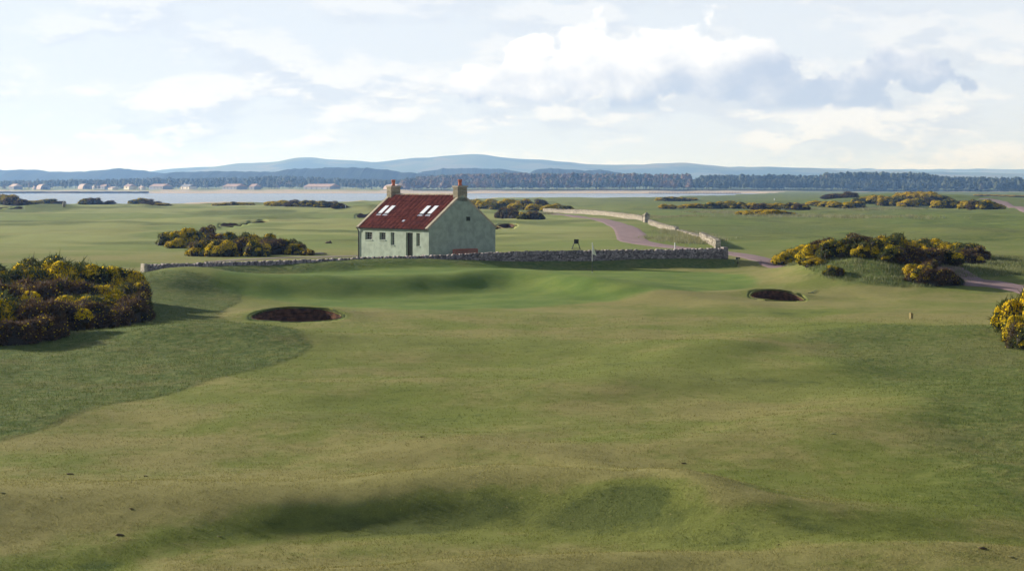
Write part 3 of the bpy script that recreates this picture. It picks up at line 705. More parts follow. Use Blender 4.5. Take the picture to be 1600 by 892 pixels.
# floor and dark inside: a plain ceiling keeps the rooms dark
MB().box(TW, TW, -.1, L_-TW, W_-TW, .02).build('floor', M['sandstone_dark'], house)
MB().box(TW, TW, ZE-.12, L_-TW, W_-TW, ZE-.02).build('ceiling', M['white'], house)
# roof of pantiles: courses of overlapping rolled tiles, both slopes
sl_len = math.hypot(W_/2, ZR-ZE); pa = math.atan2(ZR-ZE, W_/2)
def slope_pt(side, x, s, h):
    """s: distance up the slope from the eaves, h: height above the roof plane"""
    y = s*cos(pa)-h*sin(pa); z = ZE+s*sin(pa)+h*cos(pa)
    return (x, y, z) if side == 0 else (x, W_-y, z)
SKE = .30                       # skew width at each gable
ncol = 42; ncou = 16; tw = (L_-2*SKE)/ncol
SKY = []
for a, b_, t_, bt in ((595, 608, 322.5, 336.5), (605, 618, 322.5, 336.5), (659, 673, 323, 337), (672, 685, 323, 337)):
    pass
def slope_from_px(px, py):      # intersect view ray with the front slope plane
    n_ = Vector((0, -sin(pa), cos(pa))); p0 = Vector((0, 0, ZE))
    Rm = lambda v: Vector((v[0]*cos(TH)-v[1]*sin(TH), v[0]*sin(TH)+v[1]*cos(TH), v[2]))
    o_ = Rm(Vector((0-x0, 0-y0, CH-ZG))); d_ = Rm(Vector(((px-800)/F, 1, -(py-HZ)/F)))
    t = (p0-o_).dot(n_)/d_.dot(n_); q = o_+d_*t
    return q.x, q.y/cos(pa)
skyl = []
for px in ((591.5, 336.2, 605.5, 323.2), (602, 336.2, 615.3, 323.2), (656.8, 337.2, 670.5, 323.6), (669, 337.2, 682.3, 323.6)):
    xa, sa = slope_from_px(px[0]+2.5, px[1]); xb, sb = slope_from_px(px[2]+1.5, px[3])
    skyl.append(((xa+xb)/2, sa, sb))
sk_w = .62
for side in (0, 1):
    V = []; Fc = []; R = []; n = 0; rr = random.Random(side+5)
    for c in range(ncou):
        s0 = -.12+c*(sl_len+.1)/ncou; s1 = s0+(sl_len+.1)/ncou*1.06
        for k in range(ncol):
            rv = .62*((k*7919) % 97)/97+.38*rr.random(); xa = SKE+k*tw; xm = xa+tw/2; sm_ = (s0+s1)/2
            if side == 0 and any(abs(xm-q[0]) < sk_w/2 and q[1]-.02 < sm_ < q[2]+.02 for q in skyl): continue
            jh = rr.uniform(-.006, .01)
            prof = [(0, .035), (.12, .10), (.30, .125), (.46, .07), (.62, .005), (.86, .0), (1.02, .034)]
            vs = [slope_pt(side, xa+q*tw, s0, h+.035+jh) for q, h in prof]+[slope_pt(side, xa+q*tw, s1, h+.005+jh) for q, h in prof]+[slope_pt(side, xa+q*tw, s0, h-.0+jh) for q, h in prof]
            m7 = len(prof)
            fs = []
            for q in range(m7-1):
                fs += [(n+q, n+q+1, n+m7+q+1, n+m7+q), (n+2*m7+q, n+2*m7+q+1, n+q+1, n+q)]
            V += vs; Fc += fs; R += [rv]*len(fs); n += len(vs)
    o = npmesh('pantiles', V, Fc, M['tile'], house, attrs={'rnd': ('FACE', R)}); o['kind'] = 'stuff'
    # sarking board beneath
    mb = MB(); vs = [slope_pt(side, x, s, h) for h in (-.06, .0) for s in (-.05, sl_len) for x in (SKE*.5, L_-SKE*.5)]
    mb.hexa(vs); mb.build('roof_deck', M['black'], house)
# ridge tiles
xk = SKE+.45
while xk < L_-SKE-.5:
    mb = MB(); n_ = 8; vs = []
    for x in (xk, xk+.44):
        for q in range(n_+1):
            a = pi*q/n_; vs.append((x, W_/2-.16*cos(a), ZR-.02+.16*sin(a)))
    mb.add(vs, [(q, q+1, n_+2+q, n_+1+q) for q in range(n_)]); mb.build('ridge_tile', M['sandstone'], house); xk += .455
# skews: sloping stone copings on both gables
for xg in (0, L_-SKE):
    for side in (0, 1):
        k = 7
        for q in range(k):
            s0 = -.12+q*(sl_len+.06)/k; s1 = s0+(sl_len+.06)/k-.012; e = .05 if xg > 0 else .0
            xa = xg-.04+ (0 if xg == 0 else .03); xb = xa+SKE+.01
            vs = [slope_pt(side, x, s, h) for h in (0.0, .16) for s in (s0, s1) for x in (xa, xb)]
            MB().hexa(vs, random.random()).build('skew_stone', M['sandstone'], house)
# chimneys
for xg in (0.0, L_-.66):
    ch = MB(); zt = ZR+.66
    nz = 4
    for q in range(nz):
        za = ZR-.5+q*(1.16/nz); ch.box(xg+.015*(q % 2), W_/2-.5, za, xg+.66-.015*(q % 2), W_/2+.5, za+1.16/nz-.008)
    co = ch.build('chimney_stack', M['sandstone_dark'], house)
    MB().box(xg-.06, W_/2-.56, zt, xg+.72, W_/2+.56, zt+.13).build('chimney_cope', M['sandstone'], co)
    MB().lathe([(0, 0), (.15, 0), (.175, .05), (.14, .09), (.155, .42), (.185, .44), (.19, .52), (.15, .53), (.12, .50), (.11, .1), (0, .1)], 16, (xg+.33, W_/2-.02, zt+.13)).build('chimney_pot', M['pot'], co, True)
# skylights
for q in skyl:
    xc, sa, sb = q; 
    fr = MB(); a, b_ = xc-sk_w/2, xc+sk_w/2
    def sbx(m_, xa, xb, s0, s1, h0, h1): m_.hexa([slope_pt(0, x, s, h) for h in (h0, h1) for s in (s0, s1) for x in (xa, xb)])
    sbx(fr, a, a+.06, sa, sb, -.05, .15); sbx(fr, b_-.06, b_, sa, sb, -.05, .15); sbx(fr, a+.06, b_-.06, sa, sa+.10, -.05, .15); sbx(fr, a+.06, b_-.06, sb-.06, sb, -.05, .15)
    f_ = fr.build('skylight', M['black'], house); f_['label'] = 'black framed roof window with sky reflection painted pale on its glass'
    gp = MB(); sbx(gp, a+.045, b_-.045, sa+.10, sb-.04, .12, .165); gp.build('pane', M['skysheen'], f_)
    fl = MB(); sbx(fl, a-.04, b_+.04, sa-.2, sa-.003, .08, .12); fl.build('flashing', M['lead'], f_)
sx, ss_ = slope_from_px(632, 347)
mb = MB(); mb.hexa([slope_pt(0, x, s, h) for h in (.03, .16) for s in (ss_-.12, ss_+.1) for x in (sx-.16, sx+.16)]); mb.build('roof_vent', M['lead'], house)
# gutter and downpipe
g = MB(); n_ = 6; vs = []
for x in (-.05, L_-.02):
    for q in range(n_+1):
        a = pi+pi*q/n_; vs.append((x, -.14+.075*cos(a), ZE-.03+.075*sin(a)))
    for q in range(n_+1):
        a = 2*pi-pi*q/n_; vs.append((x, -.14+.065*cos(a), ZE-.03+.065*sin(a)))
k = 2*(n_+1); g.add(vs, [(q, (q+1) % k, k+(q+1) % k, k+q) for q in range(k)]); g.build('gutter', M['black'], house)
xd = fx(561.2)
d = MB(); d.tube([(xd, -.14, ZE-.1), (xd, -.13, ZE-.2), (xd, -.06, ZE-.35), (xd, -.06, -.1)], .05, 8); d.build('downpipe', M['black'], house)
bg_ = MB(); bg_.tube([(L_-.1, W_+.12, ZE-.05), (L_+.16, W_+.12, ZE-.05)], .06, 8); bg_.tube([(0, W_+.12, ZE-.05), (L_-.12, W_+.12, ZE-.05)], .06, 8); bg_.build('gutter', M['black'], house)
# windows and door
for i, (xa, xb, za, zb) in enumerate(opens):
    if i == 3:
        f_ = MB(); y_ = .20
        f_.box(xa+.004, y_, 0, xa+.06, y_+.08, zb-.004).box(xb-.06, y_, 0, xb-.004, y_+.08, zb-.004).box(xa+.062, y_, zb-.07, xb-.062, y_+.08, zb-.004)
        f_ = f_.build('door_frame', M['oxblood'], house)
        dl = MB(); xr = xa+.064; xe = xb-.064
        for q in range(5):
            w5 = (xe-xr)/5; dl.box(xr+q*w5+.004, .24, .03, xr+(q+1)*w5-.004, .27, zb-.075)
        dl.box(xr, .272, .03, xe, .30, zb-.075)
        dd = dl.build('door', M['olive'], house)
        MB().tube([(xe-.1, .235, 1.05), (xe-.1, .19, 1.05), (xe-.2, .19, 1.05)], .014, 6).build('handle', M['lead'], dd)
        MB().box(xa-.06, -.12, -.25, xb+.06, .18, -.0).build('doorstep', M['sandstone'], house)
        continue
    f_ = MB(); y_ = .20; w5 = .05
    f_.box(xa+.003, y_, za+.003, xa+w5, y_+.06, zb-.003).box(xb-w5, y_, za+.003, xb-.003, y_+.06, zb-.003)
    f_.box(xa+w5+.001, y_+.002, za+.003, xb-w5-.001, y_+.058, za+w5).box(xa+w5+.001, y_+.002, zb-w5, xb-w5-.001, y_+.058, zb-.003)
    ny = 3 if i < 2 else 5; nx = 3 if i < 2 else 2
    for q in range(1, nx): xq = xa+(xb-xa)*q/nx; f_.box(xq-.015, y_+.005, za+w5, xq+.015, y_+.05, zb-w5)
    for q in range(1, ny): zq = za+(zb-za)*q/ny; f_.box(xa+w5, y_+.008, zq-.015, xb-w5, y_+.047, zq+.015)
    wf = f_.build('window', M['greypaint'], house)
    MB().box(xa+.01, y_+.025, za+.01, xb-.01, y_+.032, zb-.01).build('pane', M['glass'], wf)
    MB().box(xa-.05, -.05, za-.09, xb+.05, .19, za-.003).build('sill', M['harl'], wf)
# gable vent: louvred grille
ya, yb = gx(728.6), gx(734.2); za, zb = gz(731, 345.2), gz(731, 338.6)
v_ = MB(); v_.box(L_+.003, ya, za, L_+.05, ya+.035, zb).box(L_+.003, yb-.035, za, L_+.05, yb, zb).box(L_+.003, ya+.036, za, L_+.05, yb-.036, za+.035).box(L_+.003, ya+.036, zb-.035, L_+.05, yb-.036, zb)
M['ventgreen'] = mat('dark_green_vent', (.10, .13, .10), .7)
gv = v_.build('gable_vent', M['ventgreen'], house)
sl_ = MB()
for q in range(5):
    zq = za+.05+q*(zb-za-.08)/5; sl_.hexa([(L_+.004, ya+.04, zq+.03), (L_+.04, ya+.04, zq), (L_+.004, yb-.04, zq+.03), (L_+.04, yb-.04, zq), (L_+.004, ya+.04, zq+.04), (L_+.045, ya+.04, zq+.01), (L_+.004, yb-.04, zq+.04), (L_+.045, yb-.04, zq+.01)])
sl_.build('louvre', M['black'], gv)

# ------------------------------------------------------------------ bench at the gable
by0, by1 = gx(702.5), gx(743)
bl_ = (by1-by0); dx = .75
def h2w(x, y, z): return (x0+x*cos(TH)+y*sin(TH), y0-x*sin(TH)+y*cos(TH), ZG+z)
bc = h2w(L_+dx-.3, (by0+by1)/2, 0.0)
zb_top = gz(722, 388.2)
bench = thing('bench', 'reddish wooden bench with slatted back against the shaded cottage gable', 'bench', (bc[0], bc[1], ZG-.02), -TH)
hb = bl_/2*.93; S = zb_top/ .95
for s_ in (-1, 1):
    for yy_ in (0, .45):
        lg = MB(); zt = .92 if yy_ == 0 else .62
        # local: x outwards (from the wall), y along bench
        lg.box(-.12+yy_, s_*hb-.035, -.1, -.05+yy_, s_*hb+.035, zt*S).build('leg', M['wood'], bench)
    MB().box(-.12, s_*hb-.04, .621*S, .45, s_*hb+.04, .66*S).build('armrest', M['wood'], bench)
for q in range(4): MB().box(-.03+q*.115, -hb+.04, .42*S, .07+q*.115, hb-.04, .45*S).build('seat_slat', M['wood'], bench)
MB().box(-.12, -hb+.036, .86*S, -.06, hb-.036, .95*S).build('top_rail', M['wood'], bench)
MB().box(-.12, -hb+.036, .50*S, -.06, hb-.036, .55*S).build('lower_rail', M['wood'], bench)
nb_ = 19
for q in range(nb_):
    y_ = -hb+.09+(2*hb-.18)*q/(nb_-1); MB().box(-.105, y_-.035, .552*S, -.075, y_+.035, .858*S).build('back_slat', M['wood'], bench)

# ------------------------------------------------------------------ drystone walls
def drystone(name, label, pts, wd, mt, cope=True, seed=1, cl=.15, tilt=.25, endpost=None, base=-.25):
    """pts: list of (x, y, ztop); courses of irregular stones through the wall, upright cope stones on top"""
    rr = random.Random(seed); P = np.array(pts, float); dl = np.hypot(np.diff(P[:, 0]), np.diff(P[:, 1])); S_ = np.concatenate([[0], np.cumsum(dl)]); T = S_[-1]
    f = lambda s, k: float(np.interp(s, S_, P[:, k]))
    c0 = (P[0, 0], P[0, 1], f(0, 2)); t = thing(name, label, 'wall', (P[0, 0], P[0, 1], float(G0(P[0:1, 0], P[0:1, 1])[0])))
    ox, oy, oz = t.location
    def fr(s):
        s = min(max(s, 0), T); e = .4; ax, ay = f(max(s-e, 0), 0), f(max(s-e, 0), 1); bx, by = f(min(s+e, T), 0), f(min(s+e, T), 1)
        d = math.hypot(bx-ax, by-ay); return f(s, 0)-ox, f(s, 1)-oy, (bx-ax)/d, (by-ay)/d
    def blk(m, s0, s1, z0, z1, h0, h1, w0, w1, j, lean=0):
        vs = []
        for z, ww, ls in ((z0, w0, 0), (z1, w1, lean)):
            for side in (-1, 1):
                for s in (s0, s1):
                    x, y, tx, ty = fr(s)
                    hh = (z if z == z0 else z)
                    jj = rr.uniform(-j, j); js = rr.uniform(-j, j)*.6+ls
                    w_ = side*(ww+jj)
                    vs.append((x-ty*w_+tx*js, y+tx*w_+ty*js, hh+rr.uniform(-j, j)*.5-oz))
        m.hexa(vs, rr.random())
    body = MB(); core = MB(); ch = .30 if cope else .0
    n = max(2, int(T/1.0))
    for i in range(n):
        s0, s1 = T*i/n, T*(i+1)/n
        vs = []
        for ww, top in ((wd*.42, 0), (wd*.34, 1)):
            for side in (-1, 1):
                for s in (max(s0, .2), min(s1, T-.2)):
                    x, y, tx, ty = fr(s); zz = f(s, 2)-ch-(.04 if cope else .34) if top else float(G0(np.array([x+ox]), np.array([y+oy]))[0])+base-.3
                    vs.append((x-ty*ww*side, y+tx*ww*side, zz-oz))
        core.hexa(vs, .0)
    core.build('core', M['stone_core'], t)
    # courses run level with the wall top
    c = 0; off = 0
    gz_ = [float(G0(np.array([p[0]]), np.array([p[1]]))[0]) for p in P]
    gg = lambda s: float(np.interp(s, S_, gz_))
    maxh = max(P[i, 2]-gz_[i] for i in range(len(P)))+.4
    z = 0
    while z < maxh-ch:
        hgt = rr.uniform(.09, .15); s = -rr.uniform(0, .2)
        while s < T:
            ln = rr.uniform(.12, .36); a, b2 = max(s, 0), min(s+ln-.015, T)
            zt = f((a+b2)/2, 2)-ch-z
            if not cope and z < .3 and rr.random() < .42-z: s += ln; continue
            if b2-a > .06 and zt > gg((a+b2)/2)+base:
                fw = wd*.5*(.86+.2*(z/maxh))
                blk(body, a, b2, zt-hgt+.012, zt, 0, 0, fw, fw*.985, .028)
            s += ln
        z += hgt
    body.build('rubble_course', M[mt], t)['kind'] = 'stuff'
    if cope:
        cm = MB(); s = 0.02
        while s < T-.1:
            ln = rr.uniform(.07, .17)
            zt = f(s, 2); blk(cm, s, s+ln, zt-ch+.0, zt-rr.uniform(-.03, .07), 0, 0, wd*.44, wd*rr.uniform(.25, .40), .02, rr.uniform(0, tilt))
            s += ln+.012
        cm.build('cope_stone', M[mt], t)['kind'] = 'stuff'
    return t, fr, f, T
M['stone_core'] = mat('wall_core_shade', (.07, .06, .055), .95)
top_px = [(228, 413), (300, 410.5), (400, 407.5), (480, 405), (560, 402), (640, 399.5), (700, 397.5), (760, 394.5), (830, 392), (950, 390.5), (1050, 389), (1128, 387.5)]
pts = []
for p, t_ in top_px:
    Yw = float(np.interp(p, [a for a, _ in WALL], [b for _, b in WALL])); pts.append(((p-800)/F*Yw, Yw, CH-(t_-HZ)*Yw/F))
wall1, fr1, f1_, T1 = drystone('stone_wall', 'long dark grey drystone wall running across in front of the cottage', pts, .6, 'stone_grey', True, 3)
ox, oy, oz = wall1.location
mb = MB(); x, y, tx, ty = fr1(0); zt = f1_(0, 2)-oz
mb.hexa([(x-tx*.28-ty*w_, y-ty*.28+tx*w_, z) if s == 0 else (x-tx*.02-ty*w_, y-ty*.02+tx*w_, z) for z in (-.8, zt+.06) for w_ in (-.34, .34) for s in (0, 1)])
mb.build('end_stone', M['stone_pale'], wall1)
mb = MB(); x, y, tx, ty = fr1(T1); zt = f1_(T1, 2)-oz
for q in range(5):
    za = -1.0+q*(zt+1.1)/5; j = random.uniform(-.02, .03); mb.hexa([(x+tx*s-ty*w_, y+ty*s+tx*w_, z) for z in (za, za+(zt+1.1)/5-.015) for w_ in (-.36-j, .36+j) for s in (.02, .42+j)])
mb.build('end_pier', M['stone_grey'], wall1)
def wallpts(L, h):
    out = []
    for a, b in L: x, y = nom(a, b, -.6); out.append((x, y, float(G0(np.array([x]), np.array([y]))[0])+h))
    return out
drystone('stone_wall', 'pale sunlit drystone wall along the upper bend of the pink path', wallpts([(850, 333), (880, 334.2), (910, 335.5), (940, 337.5), (970, 340), (1006, 346)], 1.0), .6, 'stone_pale', False, 4)
drystone('stone_wall', 'pale broken drystone wall running down from the stone pier beside the path', wallpts([(1015, 350.5), (1030, 356), (1044, 361), (1058, 362)], .8), .6, 'stone_pale', False, 5)
drystone('stone_wall', 'short pale wall end nearest the path, at the foot of the tall grass bank', wallpts([(1096, 374.5), (1106, 379), (1116, 383.5), (1122, 389)], .9), .6, 'stone_pale', False, 6)
drystone('stone_wall', 'low tumbled pale stones between the two wall stretches under tall grass', wallpts([(1060, 363), (1078, 368.5), (1095, 374.5)], .5), .6, 'stone_pale', False, 7)
x, y = nom(1010, 348, -.6); z = float(G0(np.array([x]), np.array([y]))[0])
pier = thing('stone_pier', 'squat stone pier with a pointed top where the pale wall bends', 'pier', (x, y, z), .3)
mb = MB(); rr = random.Random(8); hh_ = 1.35
for q in range(8):
    w_ = .52-.005*q
    for k, (a, b) in enumerate(((-w_, -.02), (.0, w_))): mb.box(a+rr.uniform(-.03, .03), -w_, -.3+q*.2, b+rr.uniform(-.03, .03)*.5-.01, w_+rr.uniform(-.03, .03), -.3+(q+1)*.2-.015)
mb.build('rubble_course', M['stone_pale'], pier)['kind'] = 'stuff'
mb = MB(); mb.add([(-.62, -.62, 1.3), (.62, -.62, 1.3), (.62, .62, 1.3), (-.62, .62, 1.3), (-.05, -.05, 1.85), (.08, -.05, 1.87), (.08, .08, 1.85), (-.05, .08, 1.84)], [(3, 2, 1, 0), (0, 1, 5, 4), (1, 2, 6, 5), (2, 3, 7, 6), (3, 0, 4, 7), (4, 5, 6, 7)]); mb.build('cap_stone', M['sandstone_dark'], pier)

# ------------------------------------------------------------------ gorse
def gorse_tpl(seed, bl_amt, nl=34, ns=15000, fm='gorse'):
    r = np.random.RandomState(seed)
    # lobes on a dome about 3 m wide, 2 m high
    cs = []; 
    for i in range(nl):
        a = r.rand()*2*pi; e = math.acos(1-r.rand()*1.0)  # from zenith
        rad_ = .62+.3*r.rand()
        cs.append((1.45*rad_*sin(e)*cos(a), 1.45*rad_*sin(e)*sin(a), .25+1.3*rad_*cos(e)+.12*r.randn(), .28+.22*r.rand()))
    cs = np.array(cs)
    core_v = []; core_f = []; n = 0; v2, f2 = I1
    for c in cs:
        core_v.append(v2*c[3]*.84*(1+.12*r.randn(len(v2), 1))+c[:3]); core_f.append(f2+n); n += len(v2)
    core_v.append(v2*np.array([1.2, 1.2, 1.15])+np.array([0, 0, .25])); core_f.append(f2+n); n += len(v2)
    def surf(m, up=0):
        k = r.randint(nl, size=m); d = r.randn(m, 3); d /= np.linalg.norm(d, axis=1)[:, None]
        d[:, 2] = np.where(r.rand(m) < .6, np.abs(d[:, 2]), d[:, 2])
        p = cs[k, :3]+d*cs[k, 3:4]*(.9+.18*r.rand(m, 1))
        D = np.linalg.norm(p[:, None, :]-cs[None, :, :3], axis=2)/cs[None, :, 3]
        ok = (D.min(1) > .82) & (p[:, 2] > -.1)
        return p[ok], d[ok], k[ok]
    p, d, k = surf(ns)
    m = len(p); ax = d+.55*r.randn(m, 3); ax[:, 2] += .35; ax /= np.linalg.norm(ax, axis=1)[:, None]
    sd_ = np.cross(ax, r.randn(m, 3)); sd_ /= np.linalg.norm(sd_, axis=1)[:, None]
    ln = r.uniform(.07, .19, (m, 1))*np.where(r.rand(m, 1) < .07, 2.6, 1); wd = r.uniform(.018, .042, (m, 1))
    V = np.stack([p-sd_*wd, p+sd_*wd, p+ax*ln], 1).reshape(-1, 3); Fq = np.arange(3*m).reshape(-1, 3)
    Rf = np.clip(.5+.3*r.randn(m), 0, 1)
    # blossom: on chosen lobes, upper and outer faces
    lob = r.rand(nl) < bl_amt
    lobw = np.where(lob, .95, .03)
    pb, db, kb = surf(int(ns*1.9))
    keep = (r.rand(len(pb)) < lobw[kb]*np.clip(.5+db[:, 2]*1.0, 0, 1)*np.clip(.15+pb[:, 2]*.8, 0, 1)) 
    pb, db = pb[keep], db[keep]
    pb = pb+db*.06; mb_ = len(pb)
    t1 = np.cross(db+.5*r.randn(mb_, 3), r.randn(mb_, 3)); t1 /= np.linalg.norm(t1, axis=1)[:, None]
    t2 = np.cross(db+.4*r.randn(mb_, 3), t1); t2 /= np.linalg.norm(t2, axis=1)[:, None]
    sz = r.uniform(.034, .075, (mb_, 1))
    BV = np.stack([pb-t1*sz, pb-t2*sz*.7, pb+t1*sz, pb+t2*sz*.7], 1).reshape(-1, 3); BF = np.arange(4*mb_).reshape(-1, 4)
    def me(nm, V, Fq, mt, R):
        o = npmesh(nm, V, Fq, M[mt], attrs={'rnd': ('FACE', R)}); d_ = o.data; bpy.data.objects.remove(o); return d_
    CV = np.concatenate(core_v); CF = np.concatenate(core_f)
    return (me('gorse_foliage', V, Fq, fm, Rf), me('gorse_twigs', CV, CF, 'gorse_dark', r.rand(len(CF))), me('gorse_blossom', BV, BF, 'blossom', r.rand(mb_)))
TP = {'gold': [gorse_tpl(s, 1.0, ns=12000) for s in (31, 32)], 'hi': [gorse_tpl(s, .78) for s in (1, 2, 3)], 'mid': [gorse_tpl(s, .38) for s in (11, 12, 13)], 'lo': [gorse_tpl(s, .03, fm='gorse_brown') for s in (21, 22)]}
_gr = random.Random(31)
def gorse(label, shrubs, group=None, name='gorse_bush'):
    """shrubs: (px, py base, half width m, height m, bloom class)"""
    P = []
    for a, b, c, d, e in shrubs:
        q = pix(a, b); u = (a-800)/F
        if q[1] > 600:
            Yc = min(q[1], float(np.interp(u, COAST[:, 0], COAST[:, 1]))-30); q = (u*Yc, Yc, float(G0(np.array([u*Yc]), np.array([Yc]))[0]))
        P.append((*q, c, d, e))
    cx = sum(p[0] for p in P)/len(P); cy = sum(p[1] for p in P)/len(P); cz = float(G0(np.array([cx]), np.array([cy]))[0])
    t = thing(name, label, 'gorse', (cx, cy, cz), 0, group)
    for x, y, z, hw, h, cl in P:
        if y > 230: h *= 1.3; hw *= 1.12
        fo, tw_, bl2 = _gr.choice(TP['gold' if cl == 'hi' and y > 230 else cl]); a = _gr.uniform(0, 6.28)
        o = bpy.data.objects.new('foliage', fo); C.objects.link(o); o.parent = t; o.location = (x-cx, y-cy, z-cz-.08*h); o.rotation_euler = (0, 0, a)
        s = hw/1.75; o.scale = (s*_gr.uniform(.92, 1.08), s*_gr.uniform(.92, 1.08), h/2.0)
        for nm, dm in (('twigs', tw_), ('blossom', bl2)):
            if nm == 'blossom' and cl == 'none': continue
            q = bpy.data.objects.new(nm, dm); C.objects.link(q); q.parent = o
    return t
H_, Mi, Lo = 'hi', 'mid', 'lo'
gorse('largest gorse thicket at the left edge, brown flanks and yellow tops', [
    (-70, 474, 2.6, 2.3, Mi), (-10, 470, 2.4, 2.3, H_), (45, 466, 2.4, 2.5, H_), (100, 466, 2.5, 2.7, H_), (150, 468, 2.3, 2.5, Mi), (190, 472, 2.0, 2.1, H_), (206, 486, 1.4, 1.8, Mi),
    (-60, 500, 2.4, 2.2, Lo), (0, 495, 2.3, 2.1, Lo), (60, 488, 2.2, 2.1, Lo), (115, 485, 2.0, 1.9, Lo), (170, 490, 1.9, 1.8, H_), (206, 500, 1.3, 1.5, Lo), (130, 500, 1.6, 1.6, H_), (195, 503, 1.4, 1.4, Lo),
    (-50, 530, 2.0, 1.9, Mi), (10, 525, 1.8, 2.1, H_), (55, 524, 1.6, 1.9, Lo), (100, 516, 1.6, 1.6, Lo), (145, 510, 1.4, 1.3, Lo), (180, 508, 1.2, 1.1, Lo), (28, 536, 1.3, 1.2, Lo), (70, 530, 1.2, 1.1, Lo), (-20, 538, 1.5, 1.4, Lo)])
gorse('rounded gorse clump with scattered yellow behind the left end of the stone wall', [
    (272, 383, 1.9, 2.0, Mi), (300, 382, 2.1, 2.3, H_), (322, 380, 1.8, 2.2, Lo), (275, 388, 1.4, 1.3, H_), (335, 390, 1.8, 2.0, Mi), (315, 400, 1.7, 1.9, H_), (345, 401, 1.9, 2.1, H_), (372, 400, 1.6, 1.9, Lo), (362, 390, 1.8, 2.3, Mi),
    (392, 392, 1.9, 2.2, H_), (400, 401, 1.6, 1.8, Mi), (425, 398, 1.8, 1.9, Lo), (418, 390, 1.6, 2.1, Mi), (445, 397, 1.6, 1.7, Mi), (462, 398, 1.3, 1.4, H_), (480, 399, .9, .8, Mi)])
gorse('dark topped gorse at the very left edge of the far dunes', [(-14, 319, 5, 3.0, H_), (8, 319, 5, 3.4, H_), (22, 320, 4.2, 2.6, Lo), (36, 320.5, 2.8, 1.5, Lo)])
gorse('low yellow gorse strip left of the standing stone', [(48, 319, 3, 1.2, H_), (58, 319, 3, 1.3, H_), (68, 318.5, 3, 1.5, H_), (78, 318.5, 3, 1.6, Mi), (92, 318.5, 2.8, .9, Lo)])
gorse('dark round gorse bush alone against the water, wider one', [(136, 319, 3.2, 2.1, Mi), (146, 319, 3.2, 2.3, Lo), (152, 319, 2.2, 1.3, Lo)])
gorse('tiny dark gorse bush alone against the water, smaller one', [(171, 319, 2.6, 1.2, Lo)])
gorse('dark gorse on top of the small green mound before the water', [(210, 318.5, 2.8, 1.6, Mi), (219, 318, 3.0, 2.4, Mi), (232, 319, 3.0, 1.6, Lo), (243, 320, 3, 1.0, Lo), (254, 320.5, 3, .7, H_)])
gorse('thin flat yellow gorse strip on the far left field', [(340, 321.5, 2.4, .9, H_), (352, 321, 2.4, 1.0, H_), (366, 320.5, 2.4, 1.2, Mi), (380, 320.5, 2.4, .9, H_), (391, 320.5, 2, .8, H_)])
gorse('long gorse bank with yellow tops left of the cottage roof', [(423, 321, 3, 1.4, H_), (434, 322, 3, 1.7, H_), (446, 322, 3, 2.0, H_), (458, 322.5, 3, 1.9, Lo), (470, 323, 3, 1.9, H_), (482, 323, 3, 1.9, Mi), (494, 323.5, 3, 1.9, H_), (506, 324, 3, 2.0, Mi), (518, 324.5, 3, 1.7, Lo), (530, 325, 2.6, 1.2, Lo)])
gorse('broad yellow gorse bank behind the right gable of the cottage', [(742, 322, 3, 2.2, H_), (755, 326, 3, 2.3, H_), (768, 321, 3.2, 2.4, H_), (780, 327, 3.0, 2.3, Mi), (795, 322, 3.2, 2.4, H_), (806, 328, 2.8, 1.9, H_), (820, 323, 3.2, 2.4, Mi), (835, 329, 2.8, 1.8, H_), (845, 324, 3.2, 2.2, Lo), (858, 330, 2.6, 1.7, H_), (870, 328, 2.6, 1.8, H_), (884, 330, 2.2, 1.3, Mi)])
gorse('dark brown gorse bush between the cottage gable and the path', [(783, 341, 1.6, 1.9, Lo), (795, 341, 1.7, 2.1, Lo), (803, 341, 1.3, 1.6, Lo)])
gorse('two joined dark green gorse humps just right of the brown bush', [(818, 342, 1.4, 1.3, Mi), (833, 342, 1.4, 1.5, Lo), (843, 342.5, 1.2, 1.1, Lo)])
gorse('small yellow gorse patch on the far field beyond the stone pier', [(1038, 326, 2.2, 1.3, H_), (1049, 326, 2.0, 1.2, H_)])
gorse('low gorse strip on the far skyline right of the last water', [(1036, 314, 4.5, 1.6, H_), (1050, 314, 4.5, 1.9, Mi), (1064, 314, 4.5, 1.7, Mi), (1080, 313, 4, 1.2, H_)])
gorse('yellow and dark gorse belt running right of the small yellow patch', [(1074, 325, 3, 1.2, H_), (1088, 325, 3, 1.4, H_), (1112, 326, 3.2, 1.9, Mi), (1125, 325, 3.2, 2.0, H_), (1140, 325, 3.4, 2.2, H_), (1156, 326, 3.2, 2.0, Mi), (1172, 326, 3, 1.8, H_), (1188, 327, 3, 1.5, Lo), (1205, 327, 3, 1.6, H_), (1220, 327, 3, 1.9, H_), (1238, 328, 2.8, 1.9, Mi), (1252, 328, 2.6, 1.6, Lo)])
gorse('bright yellow low gorse tongue in front of the gorse belt', [(1162, 335, 2.2, .9, H_), (1175, 336, 2.4, 1.2, H_), (1190, 336, 2.4, 1.3, H_), (1206, 336, 2.4, 1.3, H_), (1220, 336, 2, 1.0, H_), (1234, 336.5, 1.8, .7, Lo)])
gorse('long thick gorse bank covering the dunes behind the red flag', [(1275, 321, 3.5, 1.6, H_), (1290, 323, 3.5, 1.8, H_), (1306, 324, 3.5, 2.0, H_), (1322, 325, 3.5, 1.9, H_), (1338, 325, 3.5, 2.1, Mi), (1300, 310, 5, 1.6, Lo), (1325, 309, 5, 2.0, Lo), (1350, 318, 4.5, 2.5, Mi), (1368, 318, 4.5, 3, H_), (1385, 321, 4, 3, Mi), (1402, 322, 4, 2.8, Mi), (1418, 323, 3.6, 2.6, H_), (1432, 322, 3.6, 2.6, Mi), (1412, 313, 5, 2.8, H_), (1432, 312, 5, 3, H_), (1450, 312, 5, 3, H_), (1466, 314, 4.5, 2.3, Mi), (1450, 320, 3.6, 2.2, Lo)])
